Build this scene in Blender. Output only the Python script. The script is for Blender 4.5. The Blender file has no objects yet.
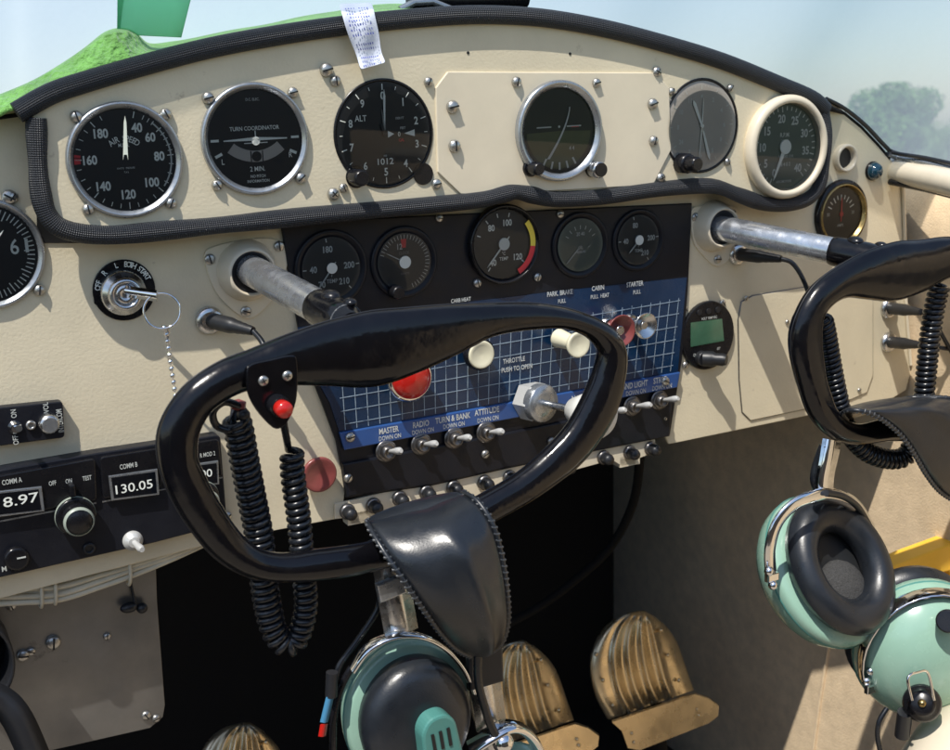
import bpy, bmesh, math, random
from math import sin, cos, pi, radians, atan2, sqrt
from mathutils import Vector, Matrix
random.seed(7)
sc = bpy.context.scene
COL = sc.collection
V = Vector

# ------------------------------------------------------------------ camera geometry
FPX = 1190.17
RC = Matrix(((0.88305579, 0.03140368, -0.46821607),
             (-0.14178393, 0.96898187, -0.20241408),
             (0.44733633, 0.24512844, 0.86011758)))      # panel(U right, D down, N forward) -> camera(x, down, fwd)
RT = RC.transposed()

def ray(px, py):                                          # direction in aircraft frame (X right, Y forward, Z up)
    d = RT @ V(((px - 475) / FPX, (py - 375) / FPX, 1.0))
    return V((d.x, d.z, -d.y))
_a, _b = ray(125, 101), ray(125, 219)
_d = abs(_a.z / _a.y - _b.z / _b.y)
D0 = 0.083 / _d                                           # eye to panel distance, from a 83 mm instrument bezel
CAM = V((0, -D0, 0))

def W(px, py, w=0.0):                                     # point on the sheet w metres in front of the lower panel
    r = ray(px, py)
    return CAM + r * ((D0 - w) / r.y)
def WX(px, py, X):
    r = ray(px, py)
    return CAM + r * (X / r.x)
def L(px, py, w=0.0):                                     # same point, panel coordinates (x, up, out)
    p = W(px, py, w); return V((p.x, p.z, w))
def vs(px, py, w=0.0):
    return (W(px, py - 5, w) - W(px, py + 5, w)).length / 10
TILT = Matrix.Rotation(radians(4.5), 4, 'X')              # the aeroplane sits nose up
FROT = Matrix.Rotation(pi / 2, 4, 'X')                    # local z = out of the panel

# ------------------------------------------------------------------ materials
def nn(nt, t, **kw):
    n = nt.nodes.new(t)
    for k, v in kw.items():
        if k in n.inputs.keys(): n.inputs[k].default_value = v
        else: setattr(n, k, v)
    return n
def mat(name, col, rough=.5, metal=0., bump=0., bscale=300., var=.0, vscale=30., rvar=0., spec=.5, coat=0., weave=None,
        dirt=None, sheen=0., detail=3., bdist=.0006, aniso=0):
    m = bpy.data.materials.new(name); m.use_nodes = True
    nt = m.node_tree; lk = nt.links
    b = nt.nodes['Principled BSDF']
    b.inputs['Base Color'].default_value = (*col, 1); b.inputs['Roughness'].default_value = rough
    b.inputs['Metallic'].default_value = metal; b.inputs['Specular IOR Level'].default_value = spec
    b.inputs['Coat Weight'].default_value = coat; b.inputs['Coat Roughness'].default_value = .08
    if sheen: b.inputs['Sheen Weight'].default_value = sheen
    tc = nn(nt, 'ShaderNodeTexCoord')
    colsock = None
    if var or rvar or dirt:
        n1 = nn(nt, 'ShaderNodeTexNoise', Scale=vscale, Detail=6., Roughness=.6)
        lk.new(tc.outputs['Object'], n1.inputs['Vector'])
    if var:
        r = nn(nt, 'ShaderNodeMapRange'); r.inputs['From Min'].default_value = .3; r.inputs['From Max'].default_value = .7
        r.inputs['To Min'].default_value = 1 - var; r.inputs['To Max'].default_value = 1 + var * .6
        lk.new(n1.outputs['Fac'], r.inputs['Value'])
        mx = nn(nt, 'ShaderNodeMix', data_type='RGBA', blend_type='MULTIPLY'); mx.inputs[0].default_value = 1
        mx.inputs[6].default_value = (*col, 1); lk.new(r.outputs[0], mx.inputs[7]); colsock = mx.outputs[2]
    if dirt:
        n2 = nn(nt, 'ShaderNodeTexNoise', Scale=dirt[1], Detail=8., Roughness=.7)
        lk.new(tc.outputs['Object'], n2.inputs['Vector'])
        r2 = nn(nt, 'ShaderNodeMapRange'); r2.inputs['From Min'].default_value = dirt[2]; r2.inputs['From Max'].default_value = dirt[2] + .1
        lk.new(n2.outputs['Fac'], r2.inputs['Value'])
        mx2 = nn(nt, 'ShaderNodeMix', data_type='RGBA'); lk.new(r2.outputs[0], mx2.inputs[0])
        mx2.inputs[6].default_value = (*col, 1)
        if colsock: lk.new(colsock, mx2.inputs[6])
        mx2.inputs[7].default_value = (*dirt[0], 1); colsock = mx2.outputs[2]
    if colsock: lk.new(colsock, b.inputs['Base Color'])
    if rvar:
        n3 = nn(nt, 'ShaderNodeTexNoise', Scale=vscale * 3, Detail=5.)
        lk.new(tc.outputs['Object'], n3.inputs['Vector'])
        r3 = nn(nt, 'ShaderNodeMapRange'); r3.inputs['From Min'].default_value = .3; r3.inputs['From Max'].default_value = .7
        r3.inputs['To Min'].default_value = max(.02, rough - rvar); r3.inputs['To Max'].default_value = rough + rvar
        lk.new(n3.outputs['Fac'], r3.inputs['Value']); lk.new(r3.outputs[0], b.inputs['Roughness'])
    if bump:
        n4 = nn(nt, 'ShaderNodeTexNoise', Scale=bscale, Detail=detail)
        lk.new(tc.outputs['Object'], n4.inputs['Vector'])
        bp = nn(nt, 'ShaderNodeBump'); bp.inputs['Strength'].default_value = bump; bp.inputs['Distance'].default_value = bdist
        lk.new(n4.outputs['Fac'], bp.inputs['Height']); lk.new(bp.outputs[0], b.inputs['Normal'])
    if weave:                                               # woven vinyl: crossed waves on the UVs (metres)
        uv = nn(nt, 'ShaderNodeUVMap'); sp = nn(nt, 'ShaderNodeSeparateXYZ'); lk.new(uv.outputs[0], sp.inputs[0])
        def mth(op, a, b_=None):
            n = nn(nt, 'ShaderNodeMath', operation=op)
            for i, s in enumerate((a, b_)):
                if s is None: continue
                if isinstance(s, (int, float)): n.inputs[i].default_value = s
                else: lk.new(s, n.inputs[i])
            return n.outputs[0]
        k = 2 * pi / weave
        s1 = mth('SINE', mth('MULTIPLY', mth('ADD', sp.outputs[0], sp.outputs[1]), k))
        s2 = mth('SINE', mth('MULTIPLY', mth('SUBTRACT', sp.outputs[0], sp.outputs[1]), k))
        h = mth('MULTIPLY', s1, s2)
        bp = nn(nt, 'ShaderNodeBump'); bp.inputs['Strength'].default_value = .8; bp.inputs['Distance'].default_value = .0005
        lk.new(h, bp.inputs['Height']); lk.new(bp.outputs[0], b.inputs['Normal'])
        r4 = nn(nt, 'ShaderNodeMapRange'); r4.inputs['From Min'].default_value = -1; r4.inputs['From Max'].default_value = 1
        r4.inputs['To Min'].default_value = .75; r4.inputs['To Max'].default_value = 1.3
        lk.new(h, r4.inputs['Value'])
        mx = nn(nt, 'ShaderNodeMix', data_type='RGBA', blend_type='MULTIPLY'); mx.inputs[0].default_value = 1
        mx.inputs[6].default_value = (*col, 1); lk.new(r4.outputs[0], mx.inputs[7]); lk.new(mx.outputs[2], b.inputs['Base Color'])
    return m
def glassmat(name, tint=(1, 1, 1), haze=0., hazecol=(1, 1, 1), gl=.7, ior=1.45, rough=.01, streak=0.):
    m = bpy.data.materials.new(name); m.use_nodes = True
    nt = m.node_tree; lk = nt.links; nt.nodes.clear()
    out = nn(nt, 'ShaderNodeOutputMaterial')
    tr = nn(nt, 'ShaderNodeBsdfTransparent', Color=(*tint, 1)); g = nn(nt, 'ShaderNodeBsdfGlossy', Roughness=rough, Color=(gl, gl, gl, 1))
    fr = nn(nt, 'ShaderNodeFresnel', IOR=ior); mx = nn(nt, 'ShaderNodeMixShader')
    lk.new(fr.outputs[0], mx.inputs[0]); lk.new(tr.outputs[0], mx.inputs[1]); lk.new(g.outputs[0], mx.inputs[2])
    last = mx.outputs[0]
    if haze:
        di = nn(nt, 'ShaderNodeBsdfTranslucent', Color=(*hazecol, 1)); m2 = nn(nt, 'ShaderNodeMixShader'); m2.inputs[0].default_value = haze
        if streak:
            tc = nn(nt, 'ShaderNodeTexCoord'); n = nn(nt, 'ShaderNodeTexNoise', Scale=7., Detail=7., Roughness=.65)
            lk.new(tc.outputs['Object'], n.inputs['Vector'])
            r = nn(nt, 'ShaderNodeMapRange'); r.inputs['From Min'].default_value = .3; r.inputs['From Max'].default_value = .75
            r.inputs['To Min'].default_value = haze * (1 - streak); r.inputs['To Max'].default_value = haze * (1 + streak)
            lk.new(n.outputs['Fac'], r.inputs['Value']); lk.new(r.outputs[0], m2.inputs[0])
        lk.new(last, m2.inputs[1]); lk.new(di.outputs[0], m2.inputs[2]); last = m2.outputs[0]
    lk.new(last, out.inputs[0]); return m

M = dict(
    cream=mat('cream_paint', (.74, .655, .475), .40, bump=.28, bscale=420, var=.09, vscale=14, rvar=.1, bdist=.0007, dirt=((.46, .38, .26), 38, .64)),
    cream_smooth=mat('cream_enamel', (.75, .665, .505), .35, bump=.12, bscale=200, var=.06, vscale=25),
    cream_gloss=mat('cream_bezel', (.70, .62, .48), .3, var=.05, vscale=60),
    vinyl=mat('black_woven_vinyl', (.015, .018, .024), .42, spec=.4, weave=.0030),
    black=mat('satin_black_paint', (.009, .010, .015), .42, spec=.3, bump=.35, bscale=900, var=.2, rvar=.1, bdist=.0003, dirt=((.06, .06, .065), 160, .70)),
    black_gloss=mat('gloss_black_enamel', (.004, .004, .0055), .16, var=.3, vscale=25, rvar=.1, spec=.45, bump=.35, bscale=70, bdist=.0012, dirt=((.05, .04, .03), 90, .68)),
    plastic=mat('black_plastic', (.008, .008, .010), .26, spec=.4, var=.2, rvar=.08),
    rubber=mat('black_rubber', (.014, .015, .018), .42, bump=.1, bscale=300, var=.2),
    cord=mat('black_cord_rubber', (.012, .014, .018), .25, var=.2, rvar=.05),
    leather=mat('black_leather', (.013, .016, .021), .34, spec=.6, bump=.25, bscale=650, var=.2, rvar=.08, bdist=.0004, detail=5.),
    dial=mat('dial_black', (.008, .009, .01), .5),
    dial_grey=mat('dial_grey', (.46, .42, .37), .6, var=.05),
    dial_green=mat('dial_grey_green', (.10, .125, .105), .5, var=.1),
    dial_dim=mat('dial_dark_grey', (.035, .037, .037), .5, var=.1),
    white=mat('white_marking', (.92, .94, .86), .5),
    white_dim=mat('faded_marking', (.58, .60, .56), .5),
    faint=mat('faint_marking', (.2, .21, .2), .5),
    lume=mat('needle_paint', (.80, .84, .72), .5),
    red=mat('red_marking', (.70, .04, .05), .5),
    red_gloss=mat('red_plastic', (.50, .015, .01), .25, coat=.3, var=.1),
    yellow=mat('yellow_marking', (.85, .66, .08), .5),
    orange=mat('orange_plastic', (.85, .52, .05), .4, var=.08),
    pink=mat('faded_pink_plastic', (.24, .06, .055), .3, var=.25, vscale=60),
    ivory=mat('ivory_plastic', (.72, .68, .50), .3, var=.08),
    whitepl=mat('white_plastic', (.80, .79, .74), .3, var=.04),
    metal=mat('grey_anodised_ring', (.42, .44, .46), .3, metal=.8, var=.12, rvar=.1, vscale=60),
    steel=mat('brushed_steel', (.62, .62, .62), .26, metal=1, var=.1, rvar=.1, vscale=60),
    screw=mat('screw_steel', (.50, .49, .46), .34, metal=.9, var=.2, vscale=200, rvar=.1),
    chrome=mat('chrome', (.82, .82, .82), .08, metal=1, rvar=.05),
    shaft=mat('worn_steel_tube', (.60, .63, .68), .25, metal=.85, var=.3, vscale=38, rvar=.12, dirt=((.16, .15, .15), 45, .66), bump=.1, bscale=150),
    alu=mat('dull_aluminium', (.22, .215, .205), .42, metal=.75, var=.35, vscale=9, rvar=.12, dirt=((.05, .045, .04), 20, .66)),
    brass=mat('brass', (.40, .30, .13), .32, metal=1, var=.2, vscale=80, rvar=.1),
    pedal=mat('cast_brass_pedal', (.86, .70, .45), .30, metal=.9, var=.18, vscale=14, rvar=.12, dirt=((.36, .25, .13), 16, .66), bump=.08, bscale=200),
    blue=mat('navy_placard', (.005, .026, .072), .28, var=.3, vscale=14, rvar=.12, dirt=((.06, .09, .13), 26, .66)),
    bluelt=mat('blue_strip', (.028, .085, .27), .3, var=.15, vscale=30),
    grid=mat('grid_line', (.36, .46, .56), .5, var=.35, vscale=70, dirt=((.06, .10, .17), 55, .56)),
    mint=mat('mint_green_plastic', (.28, .46, .365), .25, coat=.3, var=.06, rvar=.05),
    teal=mat('teal_plastic', (.08, .25, .22), .3, var=.1),
    foam=mat('grey_foam', (.05, .05, .05), .9, bump=1., bscale=900, var=.5, vscale=700, bdist=.001),
    towel=mat('green_terry', (.26, .58, .12), .9, bump=1., bscale=260, var=.35, vscale=60, bdist=.004, sheen=.5),
    strip=mat('pale_green_mesh', (.20, .50, .33), .6, var=.1, vscale=14),
    cloth=mat('white_label_cloth', (.66, .70, .80), .8, bump=.3, bscale=700),
    ink=mat('blue_ink', (.10, .12, .42), .6),
    lcd=mat('green_lcd', (.06, .15, .09), .12, var=.2, vscale=60, coat=.5),
    display=mat('display_black', (.004, .005, .008), .08, coat=.5),
    bluelamp=mat('blue_green_lens', (.003, .05, .085), .08, coat=1.),
    cable=mat('grey_cream_cable', (.62, .57, .44), .45, var=.2),
    tan=mat('tan_side_fabric', (.76, .59, .385), .85, bump=.8, bscale=500, var=.14, vscale=60, bdist=.0007, sheen=.1),
    dark=mat('footwell_shade_black', (.004, .004, .004), .9),  # near-black colour carries the deep shade of the footwell
    bluelab=mat('blue_tape', (.06, .22, .38), .4),
    trunk=mat('bark', (.09, .07, .05), .9, bump=.8, bscale=8, bdist=.05),
    toggle_metal=mat('dull_switch_metal', (.20, .19, .185), .35, metal=.9, var=.3, vscale=200),
    nutwhite=mat('pale_nut', (.66, .66, .64), .32, metal=.35, var=.08),
    lettering=mat('pale_lettering', (.62, .64, .62), .5, var=.3, vscale=120),
    ring_green=mat('pale_green_ring', (.30, .34, .29), .4),
    hose_black=mat('matt_black_hose', (.008, .008, .008), .8, spec=.15),
    glass=glassmat('dial_glass', gl=.5),
    windglass=glassmat('hazed_windshield_acrylic', tint=(.95, .985, .985), haze=.5, hazecol=(.97, 1., 1.), gl=.12, streak=.12),  # translucent haze mixed in to whiten the sky behind the glass
)
def leafmat(name, a, b):
    m = bpy.data.materials.new(name); m.use_nodes = True; nt = m.node_tree; lk = nt.links
    bs = nt.nodes['Principled BSDF']; bs.inputs['Roughness'].default_value = .6
    tc = nn(nt, 'ShaderNodeTexCoord'); n = nn(nt, 'ShaderNodeTexNoise', Scale=.9, Detail=5.); lk.new(tc.outputs['Object'], n.inputs['Vector'])
    r = nn(nt, 'ShaderNodeValToRGB'); r.color_ramp.elements[0].position = .35; r.color_ramp.elements[1].position = .65
    r.color_ramp.elements[0].color = (*a, 1); r.color_ramp.elements[1].color = (*b, 1)
    lk.new(n.outputs['Fac'], r.inputs[0]); lk.new(r.outputs[0], bs.inputs['Base Color']); return m
M['strip'] = glassmat('pale_green_film', tint=(.62, .90, .74), haze=.45, hazecol=(.30, .80, .50), gl=.2)
M['leaf'] = leafmat('leaves', (.05, .13, .03), (.16, .32, .07))
M['leaf2'] = leafmat('leaves_light', (.09, .17, .05), (.19, .30, .09))
M['grass'] = leafmat('grass_field', (.06, .10, .03), (.12, .17, .06))

# ------------------------------------------------------------------ mesh builder
_txt = {}
def text_geo(s, bold):
    k = (s, bold)
    if k not in _txt:
        cu = bpy.data.curves.new('t', 'FONT'); cu.body = s; cu.size = 1; cu.align_x = 'CENTER'; cu.align_y = 'CENTER'
        cu.offset = bold; cu.resolution_u = 3
        ob = bpy.data.objects.new('t', cu); COL.objects.link(ob)
        me = bpy.data.meshes.new_from_object(ob)
        vsx = [v.co.copy() for v in me.vertices]; fs = [tuple(p.vertices) for p in me.polygons]
        if vsx:
            y0 = min(v.y for v in vsx); y1 = max(v.y for v in vsx); x0 = min(v.x for v in vsx); x1 = max(v.x for v in vsx)
            h = max(y1 - y0, .3)
            vsx = [V(((v.x - (x0 + x1) / 2) / h, (v.y - (y0 + y1) / 2) / h, 0)) for v in vsx]
        bpy.data.objects.remove(ob); bpy.data.curves.remove(cu); bpy.data.meshes.remove(me)
        _txt[k] = (vsx, fs)
    return _txt[k]

class MB:
    def __init__(s): s.v = []; s.f = []; s.m = []; s.sm = []; s.uv = {}
    def add(s, vs_, fs, mi=0, smooth=False, T=None, uvs=None):
        o = len(s.v)
        for i, p in enumerate(vs_):
            p = V(p); s.v.append(T @ p if T else p)
            if uvs: s.uv[o + i] = uvs[i]
        for f in fs: s.f.append(tuple(o + i for i in f)); s.m.append(mi); s.sm.append(smooth)
        return s
    def lathe(s, prof, T=None, seg=40, mi=0, smooth=True, sx=1, sy=1, cap=True):
        vv = []; ff = []; n = len(prof)
        for i in range(seg):
            a = 2 * pi * i / seg
            for r, z in prof: vv.append((r * cos(a) * sx, r * sin(a) * sy, z))
        for i in range(seg):
            j = (i + 1) % seg
            for k in range(n - 1): ff.append((i * n + k, j * n + k, j * n + k + 1, i * n + k + 1))
        s.add(vv, ff, mi, smooth, T)
        if cap:
            for k in (0, n - 1):
                if prof[k][0] > 1e-7:
                    s.add([vv[i * n + k] for i in range(seg)], [tuple(range(seg))[::(1 if k else -1)]], mi, False, T)
        return s
    def cyl(s, r, z0, z1, T=None, seg=24, mi=0, bev=0.):
        b = bev or min(r, abs(z1 - z0)) * .12
        return s.lathe([(r, z0), (r, z1 - b), (r - b * .3, z1 - b * .3), (r - b, z1)], T, seg, mi)
    def ball(s, r, T=None, seg=16, mi=0, sc_=(1, 1, 1)):
        T2 = (T or Matrix()) @ Matrix.Diagonal((*sc_, 1))
        return s.lathe([(r * sin(pi * k / 10) + 1e-9, -r * cos(pi * k / 10)) for k in range(11)], T2, seg, mi, cap=False)
    def prism(s, out, z0, z1, T=None, mi=0, bev=0.0, smooth=False):
        # out: list of 2D points (ccw or cw); top edge bevelled
        P = [V((p[0], p[1])) for p in out]
        A = sum(P[i].x * P[(i + 1) % len(P)].y - P[(i + 1) % len(P)].x * P[i].y for i in range(len(P)))
        if A < 0: P.reverse()
        n = len(P); rings = []
        def off(d):
            res = []
            for i in range(n):
                a, b, c = P[i - 1], P[i], P[(i + 1) % n]
                t1 = (b - a).normalized(); t2 = (c - b).normalized(); t = (t1 + t2)
                if t.length < 1e-6: t = t1
                t.normalize(); nr = V((-t.y, t.x)); k = max(.4, t.dot(t1))
                res.append(b + nr * d / k)
            return res
        rings.append((P, z0)); 
        if bev: rings += [(P, z1 - bev), (off(bev * .3), z1 - bev * .3), (off(bev), z1)]
        else: rings.append((P, z1))
        vv = [(p.x, p.y, z) for R_, z in rings for p in R_]; ff = []
        for k in range(len(rings) - 1):
            for i in range(n):
                j = (i + 1) % n; ff.append((k * n + i, k * n + j, (k + 1) * n + j, (k + 1) * n + i))
        ff.append(tuple(range((len(rings) - 1) * n, len(rings) * n))); ff.append(tuple(range(n))[::-1])
        return s.add(vv, ff, mi, smooth, T)
    def box(s, cx, cy, cz, dx, dy, dz, T=None, mi=0, bev=0.):
        x, y = dx / 2, dy / 2
        return s.prism([(cx - x, cy - y), (cx + x, cy - y), (cx + x, cy + y), (cx - x, cy + y)], cz - dz / 2, cz + dz / 2, T, mi, bev)
    def tube(s, pts, r, seg=12, mi=0, T=None, closed=False, flat=None, up=None, caps=True):
        # r: float or list; flat: (a,b) scale of section
        P = [V(p) for p in pts]; n = len(P); rs = r if isinstance(r, (list, tuple)) else [r] * n
        tang = []
        for i in range(n):
            a = P[(i - 1) % n] if (closed or i > 0) else P[i]; b = P[(i + 1) % n] if (closed or i < n - 1) else P[i]
            t = (b - a); tang.append(t.normalized() if t.length > 1e-9 else V((0, 0, 1)))
        nrm = V(up) if up else (V((0, 0, 1)) if abs(tang[0].z) < .9 else V((1, 0, 0)))
        vv = []; uu = []; dist = 0
        for i in range(n):
            t = tang[i]
            if up: nrm = V(up)
            nrm = (nrm - t * nrm.dot(t)); nrm.normalize(); bn = t.cross(nrm)
            if i: dist += (P[i] - P[i - 1]).length
            fa, fb = (flat[i] if isinstance(flat, list) else flat) if flat else (1, 1)
            for k in range(seg):
                a = 2 * pi * k / seg
                vv.append(P[i] + nrm * cos(a) * rs[i] * fa + bn * sin(a) * rs[i] * fb)
                uu.append((dist, (a if a < pi else 2 * pi - a) * rs[i]))
        ff = []
        for i in range(n if closed else n - 1):
            j = (i + 1) % n
            for k in range(seg):
                l = (k + 1) % seg; ff.append((i * seg + k, i * seg + l, j * seg + l, j * seg + k))
        s.add(vv, ff, mi, True, T, uu)
        if not closed and caps:
            s.add(vv[:seg], [tuple(range(seg))[::-1]], mi, False, T); s.add(vv[-seg:], [tuple(range(seg))], mi, False, T)
        return s
    def text(s, t, x, y, h, z=0., T=None, rot=0., sx=.85, bold=.012, mi=0, maxw=None):
        vv, ff = text_geo(t, bold)
        if not vv: return s
        if maxw:
            w_ = (max(v.x for v in vv) - min(v.x for v in vv)) * h * sx
            sx = sx * maxw / w_
        c, sn = cos(rot), sin(rot)
        o = []
        for v in vv:
            a, b = v.x * h * sx, v.y * h; o.append((x + a * c - b * sn, y + a * sn + b * c, z))
        return s.add(o, ff, mi, False, T)
    def quad(s, pts, mi=0, T=None, smooth=False): return s.add(pts, [tuple(range(len(pts)))], mi, smooth, T)
    def grid(s, rows, mi=0, T=None, closed=False):
        n = len(rows[0]); vv = [p for r in rows for p in r]; ff = []
        for i in range(len(rows) - 1):
            for k in range(n if closed else n - 1):
                l = (k + 1) % n; ff.append((i * n + k, i * n + l, (i + 1) * n + l, (i + 1) * n + k))
        return s.add(vv, ff, mi, True, T)
    def mesh(s, name, mats):
        me = bpy.data.meshes.new(name); me.from_pydata([tuple(v) for v in s.v], [], s.f)
        for m in (mats if isinstance(mats, (list, tuple)) else [mats]): me.materials.append(M[m] if isinstance(m, str) else m)
        for p, mi, sm in zip(me.polygons, s.m, s.sm): p.material_index = mi; p.use_smooth = sm
        if s.uv:
            uvl = me.uv_layers.new(name='UVMap')
            for lp in me.loops: uvl.data[lp.index].uv = s.uv.get(lp.vertex_index, (0, 0))
        me.update(); return me
    def build(s, name, mats, parent=None, solid=0, sub=0):
        me = s.mesh(name, mats); ob = bpy.data.objects.new(name, me); COL.objects.link(ob)
        if parent is not None: ob.parent = parent
        if solid:
            md = ob.modifiers.new('Solid', 'SOLIDIFY'); md.thickness = solid; md.offset = -1
        if sub:
            md = ob.modifiers.new('Sub', 'SUBSURF'); md.levels = sub; md.render_levels = sub
        return ob
def tag(o, label=None, cat=None, group=None, kind=None):
    if label: o['label'] = label
    if cat: o['category'] = cat
    if group: o['group'] = group
    if kind: o['kind'] = kind
    return o
AIR = []                                                   # top-level things of the aeroplane
def thing(name, label, cat, T=None, group=None):
    o = bpy.data.objects.new(name, None); COL.objects.link(o); o.empty_display_size = .01
    if T is not None: o.matrix_basis = T
    AIR.append(o); return tag(o, label, cat, group)
def single(o, label, cat, group=None): AIR.append(o); return tag(o, label, cat, group)
def structure(o): AIR.append(o); o['kind'] = 'structure'; return o
def panel_T(px, py, w=0., roll=0.): return Matrix.Translation(W(px, py, w)) @ FROT @ Matrix.Rotation(radians(roll), 4, 'Z')
def child_copy(o, parent, T):
    c = o.copy(); COL.objects.link(c); c.parent = parent; c.matrix_basis = T; return c
def Tz(x=0, y=0, z=0): return Matrix.Translation((x, y, z))
def axisT(p, d, up=(0, 0, 1)):                             # local z along d
    z = V(d).normalized(); x = V(up).cross(z)
    if x.length < 1e-4: x = V((1, 0, 0))
    x.normalize(); y = z.cross(x)
    m = Matrix((x, y, z)).transposed().to_4x4(); m.translation = V(p); return m
def spline(pts, n=8, closed=False):                        # Catmull-Rom on tuples of any length
    P = [V(p) if len(p) <= 4 else p for p in pts]; out = []; N = len(P)
    for i in range(N if closed else N - 1):
        p1, p2 = P[i], P[(i + 1) % N]
        p0 = P[(i - 1) % N] if (closed or i > 0) else p1
        p3 = P[(i + 2) % N] if (closed or i < N - 2) else p2
        for k in range(n):
            t = k / n
            out.append(.5 * ((2 * p1) + (p2 - p0) * t + (2 * p0 - 5 * p1 + 4 * p2 - p3) * t * t + (3 * p1 - p0 - 3 * p2 + p3) * t ** 3))
    if not closed: out.append(P[-1])
    return out
def pxpath(pts, n=8, closed=False):                        # (px,py,w) -> smooth 3D path
    return [W(p[0], p[1], p[2]) for p in spline([V(q) for q in pts], n, closed)]

# ------------------------------------------------------------------ shared screws
def screw_mesh(slot=True, cross=False):
    mb = MB()
    mb.lathe([(1, 0), (1, .25), (.93, .45), (.75, .62), (.45, .74), (0.001, .78)], seg=20)
    if cross: 
        mb.box(0, 0, .72, 1.1, .2, .16, mi=1); mb.box(0, 0, .725, .2, 1.1, .16, mi=1)
    else: mb.box(0, 0, .68, 1.55, .24, .24, mi=1)
    return mb.mesh('screw', ['screw', 'dial'])
SCR = screw_mesh(); SCRX = screw_mesh(cross=True)
def add_screw(parent, T, r=.0032, mesh=None, name='screw', h=1.0):
    o = bpy.data.objects.new(name, mesh or SCR); COL.objects.link(o); o.parent = parent
    o.matrix_basis = T @ Matrix.Rotation(random.uniform(0, pi), 4, 'Z') @ Matrix.Diagonal((r, r, r * h, 1)); return o

# ------------------------------------------------------------------ instrument panel
UP = .024                                                  # upper panel stands this far in front of the lower one
panel = thing('instrument_panel', 'cream aircraft instrument panel with padded black edging and dark centre section', 'instrument panel', FROT.copy())
lp = [(-600, 205), (-90, 130), (20, 96), (60, 115), (400, 60), (760, 95), (830, 101), (845, 112), (862, 126), (880, 145), (891, 160), (903, 185), (905, 300), (911, 372), (906, 390), (893, 398),
      (675, 443), (669, 444), (664, 434), (505, 463), (345, 492), (341, 518), (225, 540), (-90, 622), (-600, 745)]  # unseen left end stretched to keep sun off the firewall
MB().prism([L(x, y).xy for x, y in lp], -.003, 0, bev=.0006).build('lower_plate', 'cream', panel)
trim_top = [(16, 113), (50, 94), (85, 82), (140, 66), (210, 48), (280, 35), (350, 25), (420, 18), (480, 15), (540, 18), (600, 28), (660, 43), (720, 61), (775, 83), (810, 98), (824, 110)]
trim_low = [(36, 118), (37, 150), (40, 190), (48, 216), (66, 230), (105, 235), (160, 231), (240, 223), (330, 214), (430, 205), (478, 200), (500, 195), (515, 192), (532, 195), (552, 199), (600, 197),
            (660, 189), (710, 186), (738, 195), (765, 204), (790, 204), (808, 198), (818, 185), (823, 160), (824, 130), (822, 112)]
tl = spline([V((*p, 0)) for p in trim_low], 5); tt = spline([V((*p, 0)) for p in trim_top], 5)
outl = [L(p.x, p.y, UP).xy for p in tt] + [L(p.x, p.y, UP).xy for p in tl[::-1]]
MB().prism(outl, UP - .003, UP).build('upper_plate', 'cream', panel)
cx = sum(p.x for p in outl) / len(outl); cy = sum(p.y for p in outl) / len(outl)
ins = [V((cx + (p.x - cx) * .985, cy + (p.y - cy) * .95)) for p in outl]
MB().prism(ins, -.002, UP - .0032).build('upper_body', 'black', panel)
def jig(pts, a): return [p + V((0, 0, random.uniform(-a, a))) for p in pts]
rt = .0072
o = MB().tube([V((*L(p.x, p.y, UP).xy, UP + .002)) for p in tt], rt, 16, flat=(.9, 1), up=(0, 0, 1)).build('padded_edging', 'vinyl', panel)
o['label'] = 'black woven vinyl padding along the top edge'
rr = [.0068 + .0006 * sin(i * .7) * (.5 + .5 * sin(i * .23)) for i in range(len(tl))]
o = MB().tube([V((*L(p.x, p.y, UP).xy, UP + .001)) for p in tl], rr, 16, flat=(.9, 1), up=(0, 0, 1)).build('padded_edging', 'vinyl', panel)
o['label'] = 'black woven vinyl padding round the lower edge'
# octagonal instrument plate
oc = [(447, 72), (655, 73), (668, 88), (670, 150), (652, 185), (545, 191), (487, 195), (460, 194), (437, 172), (435, 88)]
MB().prism([L(x, y, UP).xy for x, y in oc], UP - .001, UP + .0018, bev=.0006).build('cover_plate', 'cream_smooth', panel)
for x, y in [(545, 58), (660, 58)][:0]: pass
for x, y in [(468, 53), (570, 54)]:
    MB().cyl(.0012, 0, .0004, Tz(*L(x, y, UP))).build('screw_hole', 'dial', panel)
# centre black panel
cp = [(280, 222), (690, 203), (686, 290), (680, 360), (668, 434), (661, 437), (505, 468), (430, 485), (345, 497), (341, 470), (335, 440), (322, 405), (304, 360), (290, 290)]
cpp = [L(x, y).xy for x, y in cp]
MB().prism(cpp, -.001, .0035, bev=.001).build('centre_plate', 'black', panel)
lp2 = [(340, 462), (500, 432), (669, 398), (666, 435), (505, 466), (430, 483), (345, 495)]
MB().prism([L(x, y).xy for x, y in lp2], .003, .0062, bev=.0015).build('lower_lip', 'black', panel)
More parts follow.
